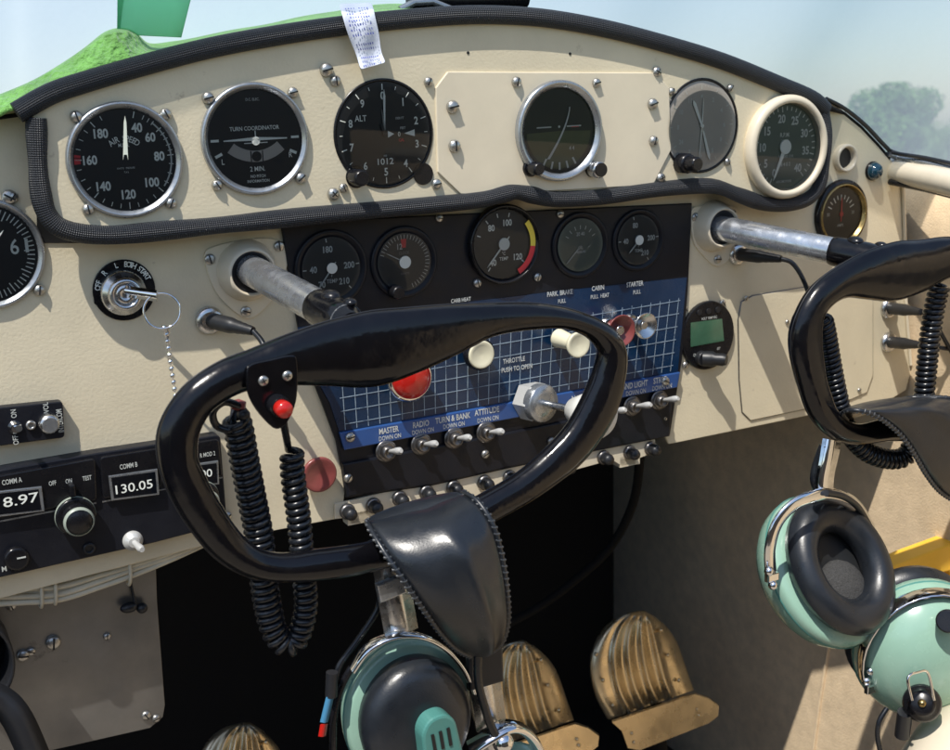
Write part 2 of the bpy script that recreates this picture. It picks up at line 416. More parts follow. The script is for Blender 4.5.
# blueprint placard
PZ = .0042
bp_ = [(296, 327), (420, 307), (560, 290), (684, 277), (679, 330), (675, 372), (506, 402), (338, 432), (328, 402), (310, 370), (298, 340)]
plac = MB().prism([L(x, y).xy for x, y in bp_], .003, PZ).build('placard', 'blue', panel)
g = MB()
def gpt(i, j):                                              # grid lattice on the placard; j rows from the bottom, i columns
    # bottom baseline and row direction measured on the placard
    A = L(343, 424, 0).xy; B = L(668, 366, 0).xy; C = L(338, 352).xy; D = L(676, 296).xy
    u, v = i / 32., j / 5.4
    return (A * (1 - u) + B * u) * (1 - v) + (C * (1 - u) + D * u) * v
def line2(mb, a, b, wd, z, mi=0):
    d = (b - a).normalized(); n = V((-d.y, d.x)) * wd / 2
    mb.quad([(*(a - n), z), (*(b - n), z), (*(b + n), z), (*(a + n), z)], mi)
for i in range(33): line2(g, gpt(i, -.35), gpt(i, 5.3), .00062, PZ + .0003)
for j in range(6): line2(g, gpt(-.3 if j else .0, j + .1), gpt(32.2, j + .1), .00062, PZ + .00055)
g.build('grid_lines', 'grid', plac)
bs = [(337, 431), (676, 371), (673, 386), (342, 448)]
MB().prism([L(x, y).xy for x, y in bs], .003, .0068, bev=.0008).build('label_strip', 'bluelt', panel)
tx = MB()
def ptext(t, px, py, hpx, z, slope=None, mb=None, **k):
    a = L(px - 10, py, 0).xy; s_ = vs(px, py)
    # baseline: image slope -> panel angle (horizontal in the panel unless asked otherwise)
    rot = 0
    if slope is not None:
        b = L(px + 10, py + 20 * slope, 0).xy; rot = atan2((b - a).y, (b - a).x)
    p = L(px, py, z)
    MB().text(t, p.x, p.y, hpx * s_, z, rot=rot, **k).build('lettering', 'lettering', panel)
for t, x, y in [('MASTER', 389, 430), ('RADIO', 421, 424), ('TURN & BANK', 453, 418), ('ATTITUDE', 487, 411), ('LAND LIGHT', 634, 385), ('STRBE', 660, 380), ('NAV', 577, 398)]:
    ptext(t, x, y, 6, .0072, maxw=None, sx=.7, bold=.02)
for x, y in [(390, 437), (423, 431), (454, 425), (488, 419), (636, 392), (662, 387)]: ptext('DOWN ON', x, y, 4.6, .0072, sx=.7)
for t, x, y in [('PARK. BRAKE', 560, 293), ('CABIN', 598, 288), ('STARTER', 635, 284), ('THROTTLE', 514, 360), ('PUSH TO OPEN', 517, 368)]:
    ptext(t, x, y, 4.8, PZ + .0009, sx=.75)
for t, x, y in [('PULL', 562, 301), ('PULL  HEAT', 600, 296), ('PULL', 637, 292), ('CARB HEAT', 461, 300)]: ptext(t, x, y, 4, PZ + .0009, sx=.75)
# oval cover plate on the right
rp = [(738, 320), (741, 302), (752, 296), (800, 288), (868, 280), (872, 300), (872, 375), (866, 392), (850, 399), (750, 420), (742, 412), (739, 380)]
MB().tube([V((*L(x, y).xy, .0003)) for x, y in rp], .0009, 6, closed=True).build('plate_gap', 'toggle_metal', panel)
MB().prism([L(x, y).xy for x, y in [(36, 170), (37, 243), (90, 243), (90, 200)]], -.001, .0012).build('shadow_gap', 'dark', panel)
MB().prism([L(x, y).xy for x, y in rp], -.001, .0014, bev=.0004).build('cover_plate', 'cream', panel)
for x, y in [(746, 298), (859, 390), (787, 322)]: add_screw(panel, Tz(*L(x, y, .0015)), .0024)
for x, y, r, m in [(326, 70, .0052, 0), (335, 81, .0042, 0), (428, 82, .0038, 0), (452, 107, .0052, 0), (454, 146, .005, 0), (433, 104, .0001, 0), (436, 184, .0042, 0), (516, 82, .0042, 0), (596, 83, .0038, 0),
                   (652, 104, .0048, 0), (653, 141, .0044, 0), (656, 72, .0046, 1), (660, 178, .0046, 1), (333, 194, .0048, 1), (343, 188, .0036, 0)]:
    if r < .001: continue
    add_screw(panel, Tz(*L(x, y, UP + (.0019 if 440 < x < 656 and 75 < y < 185 else 0))), r, SCRX if m else SCR, h=1.2)
for x, y, r in [(338, 264, 0), (439, 218, .0034), (477, 283, .0038), (537, 277, .0038), (560, 214, .0036), (350, 437, .0042), (665, 381, .0042), (348, 478, .0038), (485, 454, .0038), (551, 441, .0038), (664, 418, .0036)]:
    if r: add_screw(panel, Tz(*L(x, y, .0066 if y > 370 and y != 418 else .0036)), r, h=1.0)
for x, y, r in [(9, 197, .0052), (227, 516, .004), (362, 456, 0), (858, 388, 0)]:
    if r: add_screw(panel, Tz(*L(x, y, 0)), r)

# ------------------------------------------------------------------ gauges
def tick(mb, ang, r0, r1, wd, z, mi=0):
    a = radians(90 - ang); d = V((cos(a), sin(a)))
    line2(mb, d * r0, d * r1, wd, z, mi)
def arc(mb, a0, a1, r0, r1, z, mi=0, n=20):
    vv = []; 
    for i in range(n + 1):
        a = radians(90 - (a0 + (a1 - a0) * i / n)); vv += [(r0 * cos(a), r0 * sin(a), z), (r1 * cos(a), r1 * sin(a), z)]
    mb.add(vv, [(2 * i, 2 * i + 1, 2 * i + 3, 2 * i + 2) for i in range(n)], mi)
def num(mb, t, ang, r, h, z, **k):
    k.setdefault('bold', .03)
    a = radians(90 - ang); mb.text(t, r * cos(a), r * sin(a), h, z, **k)
def arctext(mb, t, a0, a1, r, h, z, mi=0, bold=.012):
    n = len(t)
    for i, c in enumerate(t):
        if c == ' ': continue
        a = a0 + (a1 - a0) * (i + .5) / n; aa = radians(90 - a)
        mb.text(c, r * cos(aa), r * sin(aa), h, z, rot=radians(-a), mi=mi, bold=bold)
def needle_mb(ang, length, w0, w1, tail=.2, z=.001, tw=.6, hub=0.1):
    mb = MB(); a = radians(90 - ang); R = Matrix.Rotation(a, 4, 'Z')
    mb.prism([(-tail * length, -w0 * tw / 2), (0, -w0 / 2), (length * .85, -w1 / 2), (length, 0), (length * .85, w1 / 2), (0, w0 / 2), (-tail * length, w0 * tw / 2)], z, z + .0005, R)
    if hub: mb.cyl(hub, z - .0004, z + .001)
    return mb

def gauge(name, label, px, py, w, hpx, bezel, bm, dialm, marks, needles=(), depth=-.003, glass=True, screws=(), roll=0., mm='white', sx=1., group=None, protr=.004):
    """hpx: outer height in pixels. bezel: 'ring' thin raised ring, 'flush' none, 'thick' deep rounded, 'recess' dished"""
    R = hpx / 2 * vs(px, py, w)
    t = thing(name, label, 'gauge', panel_T(px, py, w, roll), group)
    if bezel == 'ring':
        rf = R * .87
        MB().lathe([(R, -.001), (R, protr * .5), (R * .985, protr * .8), (R * .955, protr), (R * .925, protr * .85), (R * .915, protr * .55), (rf, protr * .4), (rf, protr * .05)], seg=72).build('bezel', bm, t)
        zd = .0006; rd = rf * 1.003
    elif bezel == 'flush':
        rf = R * .985
        MB().lathe([(R * 1.02, 0), (R * 1.02, .0008), (R * .985, .0012), (R * .965, .0006), (R * .96, .0002)], seg=72).build('bezel', bm, t)
        zd = .0003; rd = R * .975; rf = R * .93
    elif bezel == 'thick':
        rf = R * .83; P = .011
        MB().lathe([(R * .97, -.001), (R, P * .35), (R * .99, P * .7), (R * .95, P * .93), (R * .9, P), (R * .84, P * .95), (rf * 1.01, P * .75), (rf, P * .5), (rf * .985, P * .1)], seg=72).build('bezel', bm, t)
        zd = .002; rd = rf
    elif bezel == 'recess':
        rf = R * .80
        MB().lathe([(R, 0), (R * 1.0, .0012), (R * .96, .002), (R * .90, .0018), (rf * 1.04, .0006), (rf, .0003)], seg=60).build('bezel', bm, t)
        zd = .0007; rd = rf
    MB().lathe([(rd, zd), (0.0001, zd)], seg=64, cap=False).build('dial', dialm, t)
    zm = zd + .0003
    mk = MB(); marks(mk, rf, zm); mats = [mm, 'red', 'yellow', 'white_dim', 'dial', 'faint', 'dial_grey', 'bluelt']
    mk.build('markings', mats, t)
    for nd in needles:
        ang, ln, w0, w1, tail, hub, nm = nd
        needle_mb(ang, ln * rf, w0 * rf, w1 * rf, tail, zm + .0006, hub=hub * rf).build('needle', nm, t)
    if glass:
        zg = {'ring': protr * .45, 'flush': .0026, 'thick': .014 * .5, 'recess': .0025}[bezel]
        MB().lathe([(rf * 1.0, zg), (.0001, zg)], seg=64, cap=False).build('glass', 'glass', t)
    for ang, rr_, sr in screws:
        a = radians(90 - ang); add_screw(t, Tz(cos(a) * R * rr_, sin(a) * R * rr_, 0), sr, h=1.35)
    return t, R, rf, zm

def knob(parent, x, y, z, r, ln, m='plastic', tilt=0., base=None, name='knob', flutes=18, d=None):
    T = Tz(x, y, z) if d is None else axisT((x, y, z), d, (0, 1, 0))
    mb = MB(); n = 36; prof = [(1.0, 0), (1.0, ln * .85), (.92, ln * .96), (.8, ln)]
    vv = []; ff = []
    for i in range(n):
        a = 2 * pi * i / n; k = 1 + (.04 if i % 2 else -.0)
        for j, (q, zz) in enumerate(prof): rr_ = r * q * (k if j < 2 else 1); vv.append((rr_ * cos(a), rr_ * sin(a), zz))
    for i in range(n):
        j = (i + 1) % n
        for k in range(3): ff.append((i * 4 + k, j * 4 + k, j * 4 + k + 1, i * 4 + k + 1))
    mb.add(vv, ff, 0, True, T); mb.add([vv[i * 4 + 3] for i in range(n)], [tuple(range(n))], 0, False, T)
    mb.cyl(r * .5, -.004, ln * .5, T)
    return mb.build(name, m, parent)

# 1 air speed
def m_asi(mb, r, z):
    angs = {'40': 24, '60': 52, '80': 87, '100': 134, '120': 180, '140': 224, '160': 273, '180': 322}
    for t, a in angs.items():
        num(mb, t, a if t != '40' else 25, r * .68, r * .19, z, bold=.035)
        tick(mb, a - (8 if t == '40' else 0), r * .84, r * .97, r * .018, z)
    for a in (28, 35, 41, 59, 66, 74, 81, 98, 110, 122, 146, 157, 169, 191, 202, 213, 236, 248, 261, 286, 298, 310, 335):
        tick(mb, a, r * .87, r * .96, r * .014, z)
    arctext(mb, 'AIR SPEED', -40, 44, r * .42, r * .12, z)
    mb.text('M.P.H.', 0, r * .29, r * .07, z)
    arc(mb, 40, 128, r * .90, r * .93, z + .0002, 3); arc(mb, 268, 275, r * .86, r * .98, z, 1); arc(mb, 276, 279, r * .86, r * .98, z, 1)
    mb.text('KNOTS   PRESSURE', 0, -r * .16, r * .035, z, mi=3); mb.text('T.A.S.', 0, -r * .24, r * .035, z, mi=3)
t, R, rf, zm = gauge('airspeed_indicator', 'round black AIR SPEED dial with numbers 40 to 180, leftmost on the upper panel', 125, 160, UP, 117, 'ring', 'metal', 'dial', m_asi,
                     [(5, .86, .10, .05, -.12, .0, 'lume')], screws=[(-44, 1.07, .0042), (46, 1.07, .0042), (138, 1.07, .0042), (-138, 1.07, .0042)])
# 2 turn coordinator
def m_tc(mb, r, z):
    mb.text('D.C. ELEC.', 0, r * .80, r * .055, z, mi=3)
    mb.text('TURN COORDINATOR', 0, r * .22, r * .085, z, maxw=r * 1.06)
    mb.text('2 MIN.', 0, -r * .61, r * .10, z); mb.text('NO PITCH', 0, -r * .76, r * .06, z); mb.text('INFORMATION', 0, -r * .86, r * .06, z)
    mb.text('L', -r * .72, -r * .43, r * .11, z); mb.text('R', r * .74, -r * .36, r * .11, z)
    for s_ in (-1, 1):
        mb.box(s_ * r * .86, -.0, z, r * .17, r * .05, .0002)
        mb.box(0, 0, z, r * .16, r * .06, .0002, T=Tz(s_ * r * .80, -r * .30) @ Matrix.Rotation(radians(25 * -s_), 4, 'Z'))
    # inclinometer tube
    n = 16; vv = []
    for i in range(n + 1):
        a = radians(-90 + (-40 + 80 * i / n)); vv += [(r * .95 * cos(a), r * (.48 + .95 * sin(a)), z), (r * .72 * cos(a), r * (.48 + .72 * sin(a)), z)]
    mb.add(vv, [(2 * i, 2 * i + 1, 2 * i + 3, 2 * i + 2) for i in range(n)], 6)
    mb.lathe([(r * .105, z + .0003), (.0001, z + .0003)], T=Tz(0, -r * .355), seg=24, mi=4, cap=False)
    mb.box(-r * .12, -r * .35, z + .0003, r * .02, r * .22, .0002, mi=4); mb.box(r * .13, -r * .35, z + .0003, r * .02, r * .22, .0002, mi=4)
t, R, rf, zm = gauge('turn_coordinator', 'black TURN COORDINATOR dial with white miniature aeroplane and curved level tube', 255, 139, UP, 113, 'ring', 'metal', 'dial', m_tc, [],
                     screws=[(-47, 1.1, .0044), (44, 1.1, .004), (133, 1.1, .0044), (-135, 1.09, .004)])
mb = MB(); r = rf
mb.prism([(-r * .68, .0), (-r * .05, r * .035), (r * .05, r * .035), (r * .68, 0.), (r * .68, -.025 * r), (r * .05, -r * .035), (-r * .05, -r * .035), (-r * .68, -.025 * r)], zm + .0003, zm + .0007)
mb.cyl(r * .09, zm + .0002, zm + .0009, Tz(0, -r * .04)); mb.box(0, r * .10, zm + .0005, r * .02, r * .14, .0005); mb.box(0, -r * .08, zm + .0005, r * .5, r * .018, .0005)
mb.build('aeroplane_symbol', 'white', t)
# 3 altimeter
def m_alt(mb, r, z):
    for d in range(10):
        num(mb, str(d), d * 36, r * .76, r * .16, z, bold=.025); tick(mb, d * 36 + (0 if d else 0), r * .87, r * .99, r * .02, z)
    for d in range(10): tick(mb, d * 36 + 18, r * .9, r * .97, r * .014, z)
    mb.text('ALT', -r * .50, r * .33, r * .12, z); mb.text('1012', 0, -r * .55, r * .13, z, sx=1.1); mb.text('mb', 0, -r * .43, r * .05, z, mi=3)
    mb.text('1000 FT', r * .36, r * .30, r * .05, z, mi=3); mb.text('FEET', r * .42, r * .10, r * .05, z, mi=3)
    mb.add([(r * .08, r * .06, z), (r * .08, -r * .08, z), (r * .22, -r * .01, z)], [(0, 1, 2)]); mb.add([(r * .68, r * .06, z), (r * .68, -r * .08, z), (r * .44, -r * .01, z)], [(0, 1, 2)])
    mb.text('0', r * .33, -r * .02, r * .10, z); mb.text('CAL', r * .38, -r * .14, r * .06, z, mi=1)
t, R, rf, zm = gauge('altimeter', 'black altimeter dial marked ALT with digits 0 to 9 and 1012 window', 384, 134, UP, 108, 'flush', 'plastic', 'dial', m_alt,
                     [(2, .88, .015, .05, -.3, .0, 'white'), (-18, .22, .06, .06, .0, .05, 'dial'), (-5, .5, .03, .02, .1, .04, 'faint')])
for (x, y) in [(356, 177), (423, 174)]:
    MB().cyl(.0085, -.001, .0011, Tz(*(L(x, y, UP) - L(384, 134, UP)).xy), 28).build('corner_lug', 'plastic', t)
q = (L(354, 177, UP) - L(384, 134, UP)).xy; knob(t, q.x, q.y, .001, .0062, .016)
# 4 attitude indicator
def m_ai(mb, r, z):
    for s_ in (-1, 1): mb.box(s_ * r * .42, r * .10, z + .0002, r * .4, r * .03, .0003)
    mb.lathe([(r * .03, z + .0003), (.0001, z + .0003)], T=Tz(0, r * .10), seg=12, cap=False)
    vv = []; n = 14
    for i in range(n + 1):
        u = i / n; x = r * (.30 - .62 * u ** 1.5); y = r * (.55 - 1.2 * u); wd = r * (.012 + .03 * u); vv += [(x - wd, y, z + .0006), (x + wd, y, z + .0006)]
    mb.add(vv, [(2 * i, 2 * i + 1, 2 * i + 3, 2 * i + 2) for i in range(n)], 0)
    mb.box(r * .45, r * .08, z + .0004, r * .2, r * .015, .0003, mi=1)
    for a in (150, 165, 180, 195, 210): tick(mb, a, r * .74, r * .92, r * .05, z + .0003, 3)
    arc(mb, 92, 268, 0, r * .9, z - .0001, 8)
    mb.text('4 4', r * .35, -r * .42, r * .10, z + .0002, mi=3)
_save = gauge
def gauge_ai():
    global M
    M['ai_ground'] = mat('horizon_ground', (.055, .07, .03), .4, var=.2)
    R = 101 / 2 * vs(558, 131, UP)
    t = thing('attitude_indicator', 'dark artificial horizon dial on the octagonal cover plate', 'gauge', panel_T(558, 131, UP + .0018))
    rf = R * .84
    MB().lathe([(R, -.001), (R, .004), (R * .98, .0055), (R * .95, .006), (R * .91, .0055), (R * .885, .004), (rf, .003), (rf, .0006)], seg=72).build('bezel', 'metal', t)
    MB().lathe([(rf, .0011), (.0001, .0011)], seg=64, cap=False).build('dial', 'dial', t)
    mk = MB(); m_ai(mk, rf, .0016); mk.build('markings', ['white_dim', 'red', 'yellow', 'white_dim', 'dial', 'faint', 'dial_grey', 'bluelt', 'ai_ground'], t)
    MB().lathe([(rf, .0032), (.0001, .0032)], seg=64, cap=False).build('glass', 'glass', t)
    c = L(558, 131, UP)
    for (x, y), r_, ln, m in [((530, 168), .0052, .013, 'plastic'), ((592, 169), .0068, .010, 'steel')]:
        q = (L(x, y, UP) - c).xy
        MB().cyl(.007, -.001, .003, Tz(q.x, q.y)).build('corner_lug', 'plastic', t)
        k = knob(t, q.x, q.y, .003, r_, ln, m)
        if m == 'steel': MB().cyl(r_ * .86, 0, .0015, Tz(q.x, q.y, .003 + ln), 30).build('knob_cap', 'plastic', k)
gauge_ai()
# 5 clock
def m_clk(mb, r, z):
    for d in range(12):
        tick(mb, d * 30, r * .84, r * .93, r * .02, z, 3)
        num(mb, {0: '4', 1: '2', 2: '4', 3: '6', 4: '8', 8: '24', 9: '8', 10: '10'}.get(d, str(d)), d * 30, r * .68, r * .11, z, mi=3)
    for d in range(60): tick(mb, d * 6, r * .90, r * .94, r * .008, z, 3)
t, R, rf, zm = gauge('panel_clock', 'grey faced clock dial with thin white hands and a black knob', 701, 126, UP, 93, 'flush', 'plastic', 'dial_grey', m_clk,
                     [(-24, .66, .05, .09, -.05, .0, 'white'), (163, .85, .04, .08, -.15, .0, 'white'), (3, .66, .03, .02, .0, .05, 'white'), (186, .75, .03, .02, .1, .0, 'white')],
                     screws=[(-47, 1.12, .0034), (45, 1.1, .0034), (138, 1.1, .0034)])
q = (L(681, 163, UP) - L(701, 126, UP)).xy
k = knob(t, q.x, q.y, .0, .0085, .012); knob(k, q.x, q.y, .012, .0062, .012)
# 6 rpm
def m_rpm(mb, r, z):
    for t_, a in {'0': 207, '5': 238, '10': 272, '15': 306, '20': 350, '25': 26, '30': 64, '35': 100, '40': 140}.items(): num(mb, t_, a, r * .66, r * .2, z)
    for k in range(33):
        a = 207 + k * (140 + 360 - 207) / 32; tick(mb, a, r * (.84 if k % 4 else .80), r * .93, r * .028, z)
    mb.text('R.P.M.', 0, r * .28, r * .10, z); mb.text('X 100', 0, r * .14, r * .07, z, mi=3)
    mb.text('HOURS 1/10', r * .05, -r * .22, r * .07, z, mi=3); mb.text('0 8 4 0 2', 0, -r * .40, r * .09, z); mb.text('AEROMOTORS', 0, -r * .80, r * .06, z, mi=3)
gauge('tachometer', 'grey green RPM dial in a thick cream ring, rightmost on the upper panel', 783, 147, UP, 104, 'thick', 'cream_gloss', 'dial_green', m_rpm,
      [(204, .84, .12, .05, .12, .17, 'white')], mm='white_dim')
# lower row
def m_temp(nums):
    def f(mb, r, z):
        for t_, a in nums: num(mb, t_, a, r * .62, r * .22, z)
        for t_, a in nums: tick(mb, a, r * .85, r * .97, r * .035, z)
        mb.text('TEMP', 0, -r * .42, r * .13, z, mi=3); mb.text('F', 0, -r * .26, r * .08, z, mi=3)
    return f
gauge('oil_temperature_gauge', 'small dark TEMP gauge reading 180 200 210 above the left control shaft', 331, 268, .004, 77, 'recess', 'black', 'dial_dim',
      m_temp([('40', -90), ('180', -8), ('200', 86), ('210', 138), ('70', 215)]), [(218, .8, .05, .04, .3, .18, 'white_dim')], mm='white_dim')
def m_sub(mb, r, z):
    for k in range(30): tick(mb, -70 + k * 8, r * .80, r * .95, r * .02, z, 3)
    mb.text('12', -r * .15, r * .55, r * .2, z, mi=3); mb.text('CLOCK', 0, r * .32, r * .1, z, mi=5); mb.text('QUARTZ', 0, -r * .4, r * .08, z, mi=5)
    arc(mb, -8, 8, r * .5, r * .8, z, 1)
t, R, rf, zm = gauge('recessed_clock', 'small dark round timer dial with a black knob at its lower left', 404, 262, .004, 72, 'recess', 'black', 'dial_dim', m_sub,
      [(-62, .8, .04, .03, -.3, .22, 'white_dim')], mm='white_dim')
q = (L(393, 291, .004) - L(404, 262, .004)).xy; knob(t, q.x, q.y, .0015, .0055, .011)
def m_cht(mb, r, z):
    for t_, a in [('80', -38), ('100', 14), ('120', 131), ('40', 215)]: num(mb, t_, a, r * .62, r * .19, z)
    for a in (-70, -38, -12, 14, 131, 215): tick(mb, a, r * .78, r * .9, r * .035, z)
    mb.text('TEMP', 0, -r * .42, r * .1, z); mb.text('°C', 0, -r * .27, r * .1, z)
    arc(mb, 52, 98, r * .86, r * 1.04, z + .0020, 2); arc(mb, 98, 152, r * .86, r * 1.04, z + .0020, 1)
gauge('water_temperature_gauge', 'temperature gauge with yellow and red arc in the middle of the black panel', 503, 244, .004, 80, 'ring', 'plastic', 'dial_dim', m_cht,
      [(222, .85, .05, .04, .32, .18, 'white')], protr=.006)
def m_oil(mb, r, z):
    for a in range(-60, 70, 20): tick(mb, a, r * .6, r * .75, r * .03, z, 3)
    mb.text('20 40', 0, r * .42, r * .14, z, mi=3); mb.text('OIL', 0, -r * .1, r * .12, z, mi=3); mb.text('PRESSURE', 0, -r * .26, r * .09, z, mi=3)
gauge('oil_pressure_gauge', 'small recessed gauge with dim green face right of the yellow arc gauge', 580, 245, .004, 66, 'recess', 'black', 'dial_green', m_oil,
      [(225, .95, .04, .03, -.2, .0, 'white_dim')], mm='white_dim')
gauge('amber_fuel_gauge', 'small recessed gauge reading 200, rightmost in the black panel', 638, 240, .004, 62, 'recess', 'black', 'dial_dim',
      m_temp([('80', -15), ('200', 86), ('210', 150), ('40', -90)]), [(225, .7, .06, .05, .3, .2, 'white_dim')], mm='white_dim')
for o in AIR:
    if o.name.startswith('amber'): o.name = 'fuel_gauge'
# ammeter
def m_amp(mb, r, z):
    for k in range(-4, 5): tick(mb, k * 16, r * (.56 if k % 2 else .5), r * .72, r * .045, z)
    mb.text('AMPS', 0, -r * .42, r * .11, z, mi=3); mb.text('30', -r * .62, r * .02, r * .13, z, mi=3); mb.text('30', r * .62, r * .02, r * .13, z, mi=3)
t, R, rf, zm = gauge('ammeter', 'small black gauge with brass ring and red needle at the far right of the panel', 840, 214, 0, 61, 'ring', 'brass', 'dial', m_amp,
      [(0, .62, .07, .04, .45, .09, 'red')], protr=.007)
MB().lathe([(R * 1.12, -.001), (R * 1.12, .003), (R * 1.05, .005), (R * .99, .005)], seg=60, cap=False).build('mounting_ring', 'plastic', t)
# left edge gauge
def m_left(mb, r, z):
    for k in range(60): tick(mb, k * 6, r * (.80 if k % 5 else .74), r * .95, r * .022, z)
    mb.text('6', r * .56, r * .10, r * .32, z); mb.text('I', r * .80, r * .10, r * .28, z, sx=1.3); mb.text('3', -r * .4, r * .3, r * .3, z); mb.text('TEST', 0, -r * .3, r * .14, z)
gauge('compass_gauge', 'black dial cut by the left edge of the photo showing a 6', -14, 254, 0, 112, 'ring', 'metal', 'dial', m_left, [(40, .6, .05, .03, .2, .08, 'white')],
      screws=[(132, 1.1, .0042), (30, 1.12, .004)])

# ------------------------------------------------------------------ right side small fittings
t = thing('air_vent', 'small round vent tube with cream rim, left of the blue lamp', 'vent', panel_T(843, 158))
R = 14 * vs(843, 158)
MB().lathe([(R, -.001), (R, .005), (R * .95, .0065), (R * .86, .007), (R * .78, .006), (R * .74, .003), (R * .72, .0005)], seg=40).build('rim', 'cream_gloss', t)
MB().lathe([(R * .74, .0006), (.0001, .0006)], seg=30, cap=False).build('opening', 'dial', t)
t = thing('indicator_lamp', 'small round blue glass warning lamp at the right end of the panel', 'lamp', panel_T(872, 171))
R = 9.5 * vs(872, 171)
MB().lathe([(R, 0), (R, .002), (R * .9, .003)], seg=30, cap=False).build('ring', 'plastic', t)
MB().lathe([(R * .93, .002), (R * .9, .005), (R * .7, .0085), (R * .4, .0105), (.0001, .011)], seg=30, cap=False).build('lens', 'bluelamp', t)

# digital gauge
t = thing('voltmeter', 'black oval meter with a green liquid crystal screen and a small lever below', 'meter', panel_T(706, 335))
c = L(706, 335); s_ = vs(706, 335)
ov = []
ea, eb = 33 * s_ * .96, 34 * s_
for i in range(48):
    a = 2 * pi * i / 48; ov.append((ea * cos(a), eb * sin(a)))
MB().prism(ov, 0, .004, bev=.001).build('case', 'plastic', t)
sq = [(L(x, y) - c).xy for x, y in [(688, 322), (719, 318), (721, 340), (688, 346)]]
scr_ = MB().prism(sq, .003, .0046).build('screen', 'lcd', t)
MB().prism([p * .88 for p in sq], .0046, .0047).build('glass', 'lcd', scr_)
mb = MB()
for i in (-1, 0, 1): mb.cyl(.0028, .0042, .0052, Tz(i * .011 - .001, eb * .72), 16)
mb.build('button', 'rubber', t)
mb = MB(); mb.text('VOLT TEMP SEC', 0, eb * .52, .0024, .0045, sx=.8); mb.text('(AMP)', 0, eb * .42, .002, .0045); mb.text('QUARTZ', -.012, -eb * .5, .0032, .0045); mb.text('SET', .012, -eb * .42, .0022, .0045)
mb.build('lettering', 'white_dim', t)
q = (L(698, 357) - c).xy
lv = MB(); lv.cyl(.007, .003, .010, Tz(q.x, q.y)); lv.tube([(q.x, q.y, .008), (q.x + .006, q.y, .014), (q.x + .008, q.y, .017), (q.x + .012, q.y, .022), (q.x + .014, q.y, .025)], [.0072, .0074, .0058, .0062, .0050], 14)
lv.build('lever', 'rubber', t)
for x, y in [(684, 309), (722, 303), (685, 365)]: add_screw(t, Tz(*(L(x, y) - c).xy), .0036)

# ------------------------------------------------------------------ ignition switch
t = thing('ignition_switch', 'chrome ignition lock on a black round plate with OFF and START lettering', 'switch', panel_T(124, 290))
s_ = vs(124, 290); c = L(124, 290)
ol = [(30.5 * s_ * cos(a), 30.5 * s_ * sin(a)) for a in [radians(d) for d in range(-150, 196, 8)]] + [(-.036 * .72, -.004), (-.0265, -.013)]
ol = [(30.5 * s_ * cos(radians(d)), 30.5 * s_ * sin(radians(d))) for d in range(0, 360, 8)]
ol = [p for p in ol]
MB().prism(ol, 0, .0015, bev=.0004).build('face_plate', 'plastic', t)
MB().prism([(-30 * s_, 2 * s_), (-30 * s_, -10 * s_), (-20 * s_, -20 * s_), (-10 * s_, 0)], 0, .0012).build('corner_tab', 'plastic', t)
mb = MB(); 
for wd, a, sp in (('OFF', -72, 20), ('R', -42, 6), ('L', -12, 6), ('BOTH', 18, 24), ('START', 54, 34)): arctext(mb, wd, a - sp / 2, a + sp / 2, 26 * s_, 5.6 * s_, .0019, bold=.02)
mb.build('lettering', 'white', t)
q = (L(122, 292) - c).xy; T0 = Tz(q.x, q.y)
MB().lathe([(22 * s_, .001), (22.5 * s_, .006), (21 * s_, .009), (17 * s_, .010), (16 * s_, .013), (14.5 * s_, .0145), (11.5 * s_, .0145), (11 * s_, .012)], T0, 48).build('lock_ring', 'steel', t)
MB().lathe([(11 * s_, .011), (9 * s_, .0135), (3.5 * s_, .0135), (3 * s_, .0115)], T0, 36).build('lock_barrel', 'steel', t)
kp = [W(124, 291, .012), W(157, 296, .030)]
t = thing('ignition_key', 'steel key in the ignition lock with a split ring and bead chain', 'key', Matrix.Translation(W(124, 291, .012)))
o0 = W(124, 291, .012)
MB().tube([kp[0] - o0, kp[1] - o0], .0038, 4, flat=(1.15, .35), up=(.2, -.3, 1)).build('blade', 'chrome', t)
rc = W(162, 311, .030); Tn = axisT(rc - o0, CAM - rc)
s2 = vs(162, 311, .03); R_ = 17.5 * s2
MB().tube([Tn @ V((R_ * cos(2 * pi * i / 40), R_ * sin(2 * pi * i / 40), 0)) for i in range(40)], .00085, 8, closed=True).build('split_ring', 'chrome', t)
mb = MB(); ch = pxpath([(164, 328, .03), (167, 338, .028), (170, 360, .024), (174, 385, .020), (177, 410, .016), (179, 430, .014)], 12)
acc = 0; last = ch[0]
mb.tube([p - o0 for p in ch], .0004, 6, mi=0)
pos = 0
for i in range(len(ch) - 1):
    seg_ = (ch[i + 1] - ch[i]).length
    while pos < seg_:
        p = ch[i].lerp(ch[i + 1], pos / seg_); mb.ball(.0021, Tz(*(p - o0)), 10); pos += .0056
    pos -= seg_
mb.tube([V(p) - o0 for p in (W(166, 326, .03), W(164, 334, .03), W(168, 340, .029), W(169, 332, .03), W(166, 326, .03))], .0009, 8)
mb.build('bead_chain', 'chrome', t)

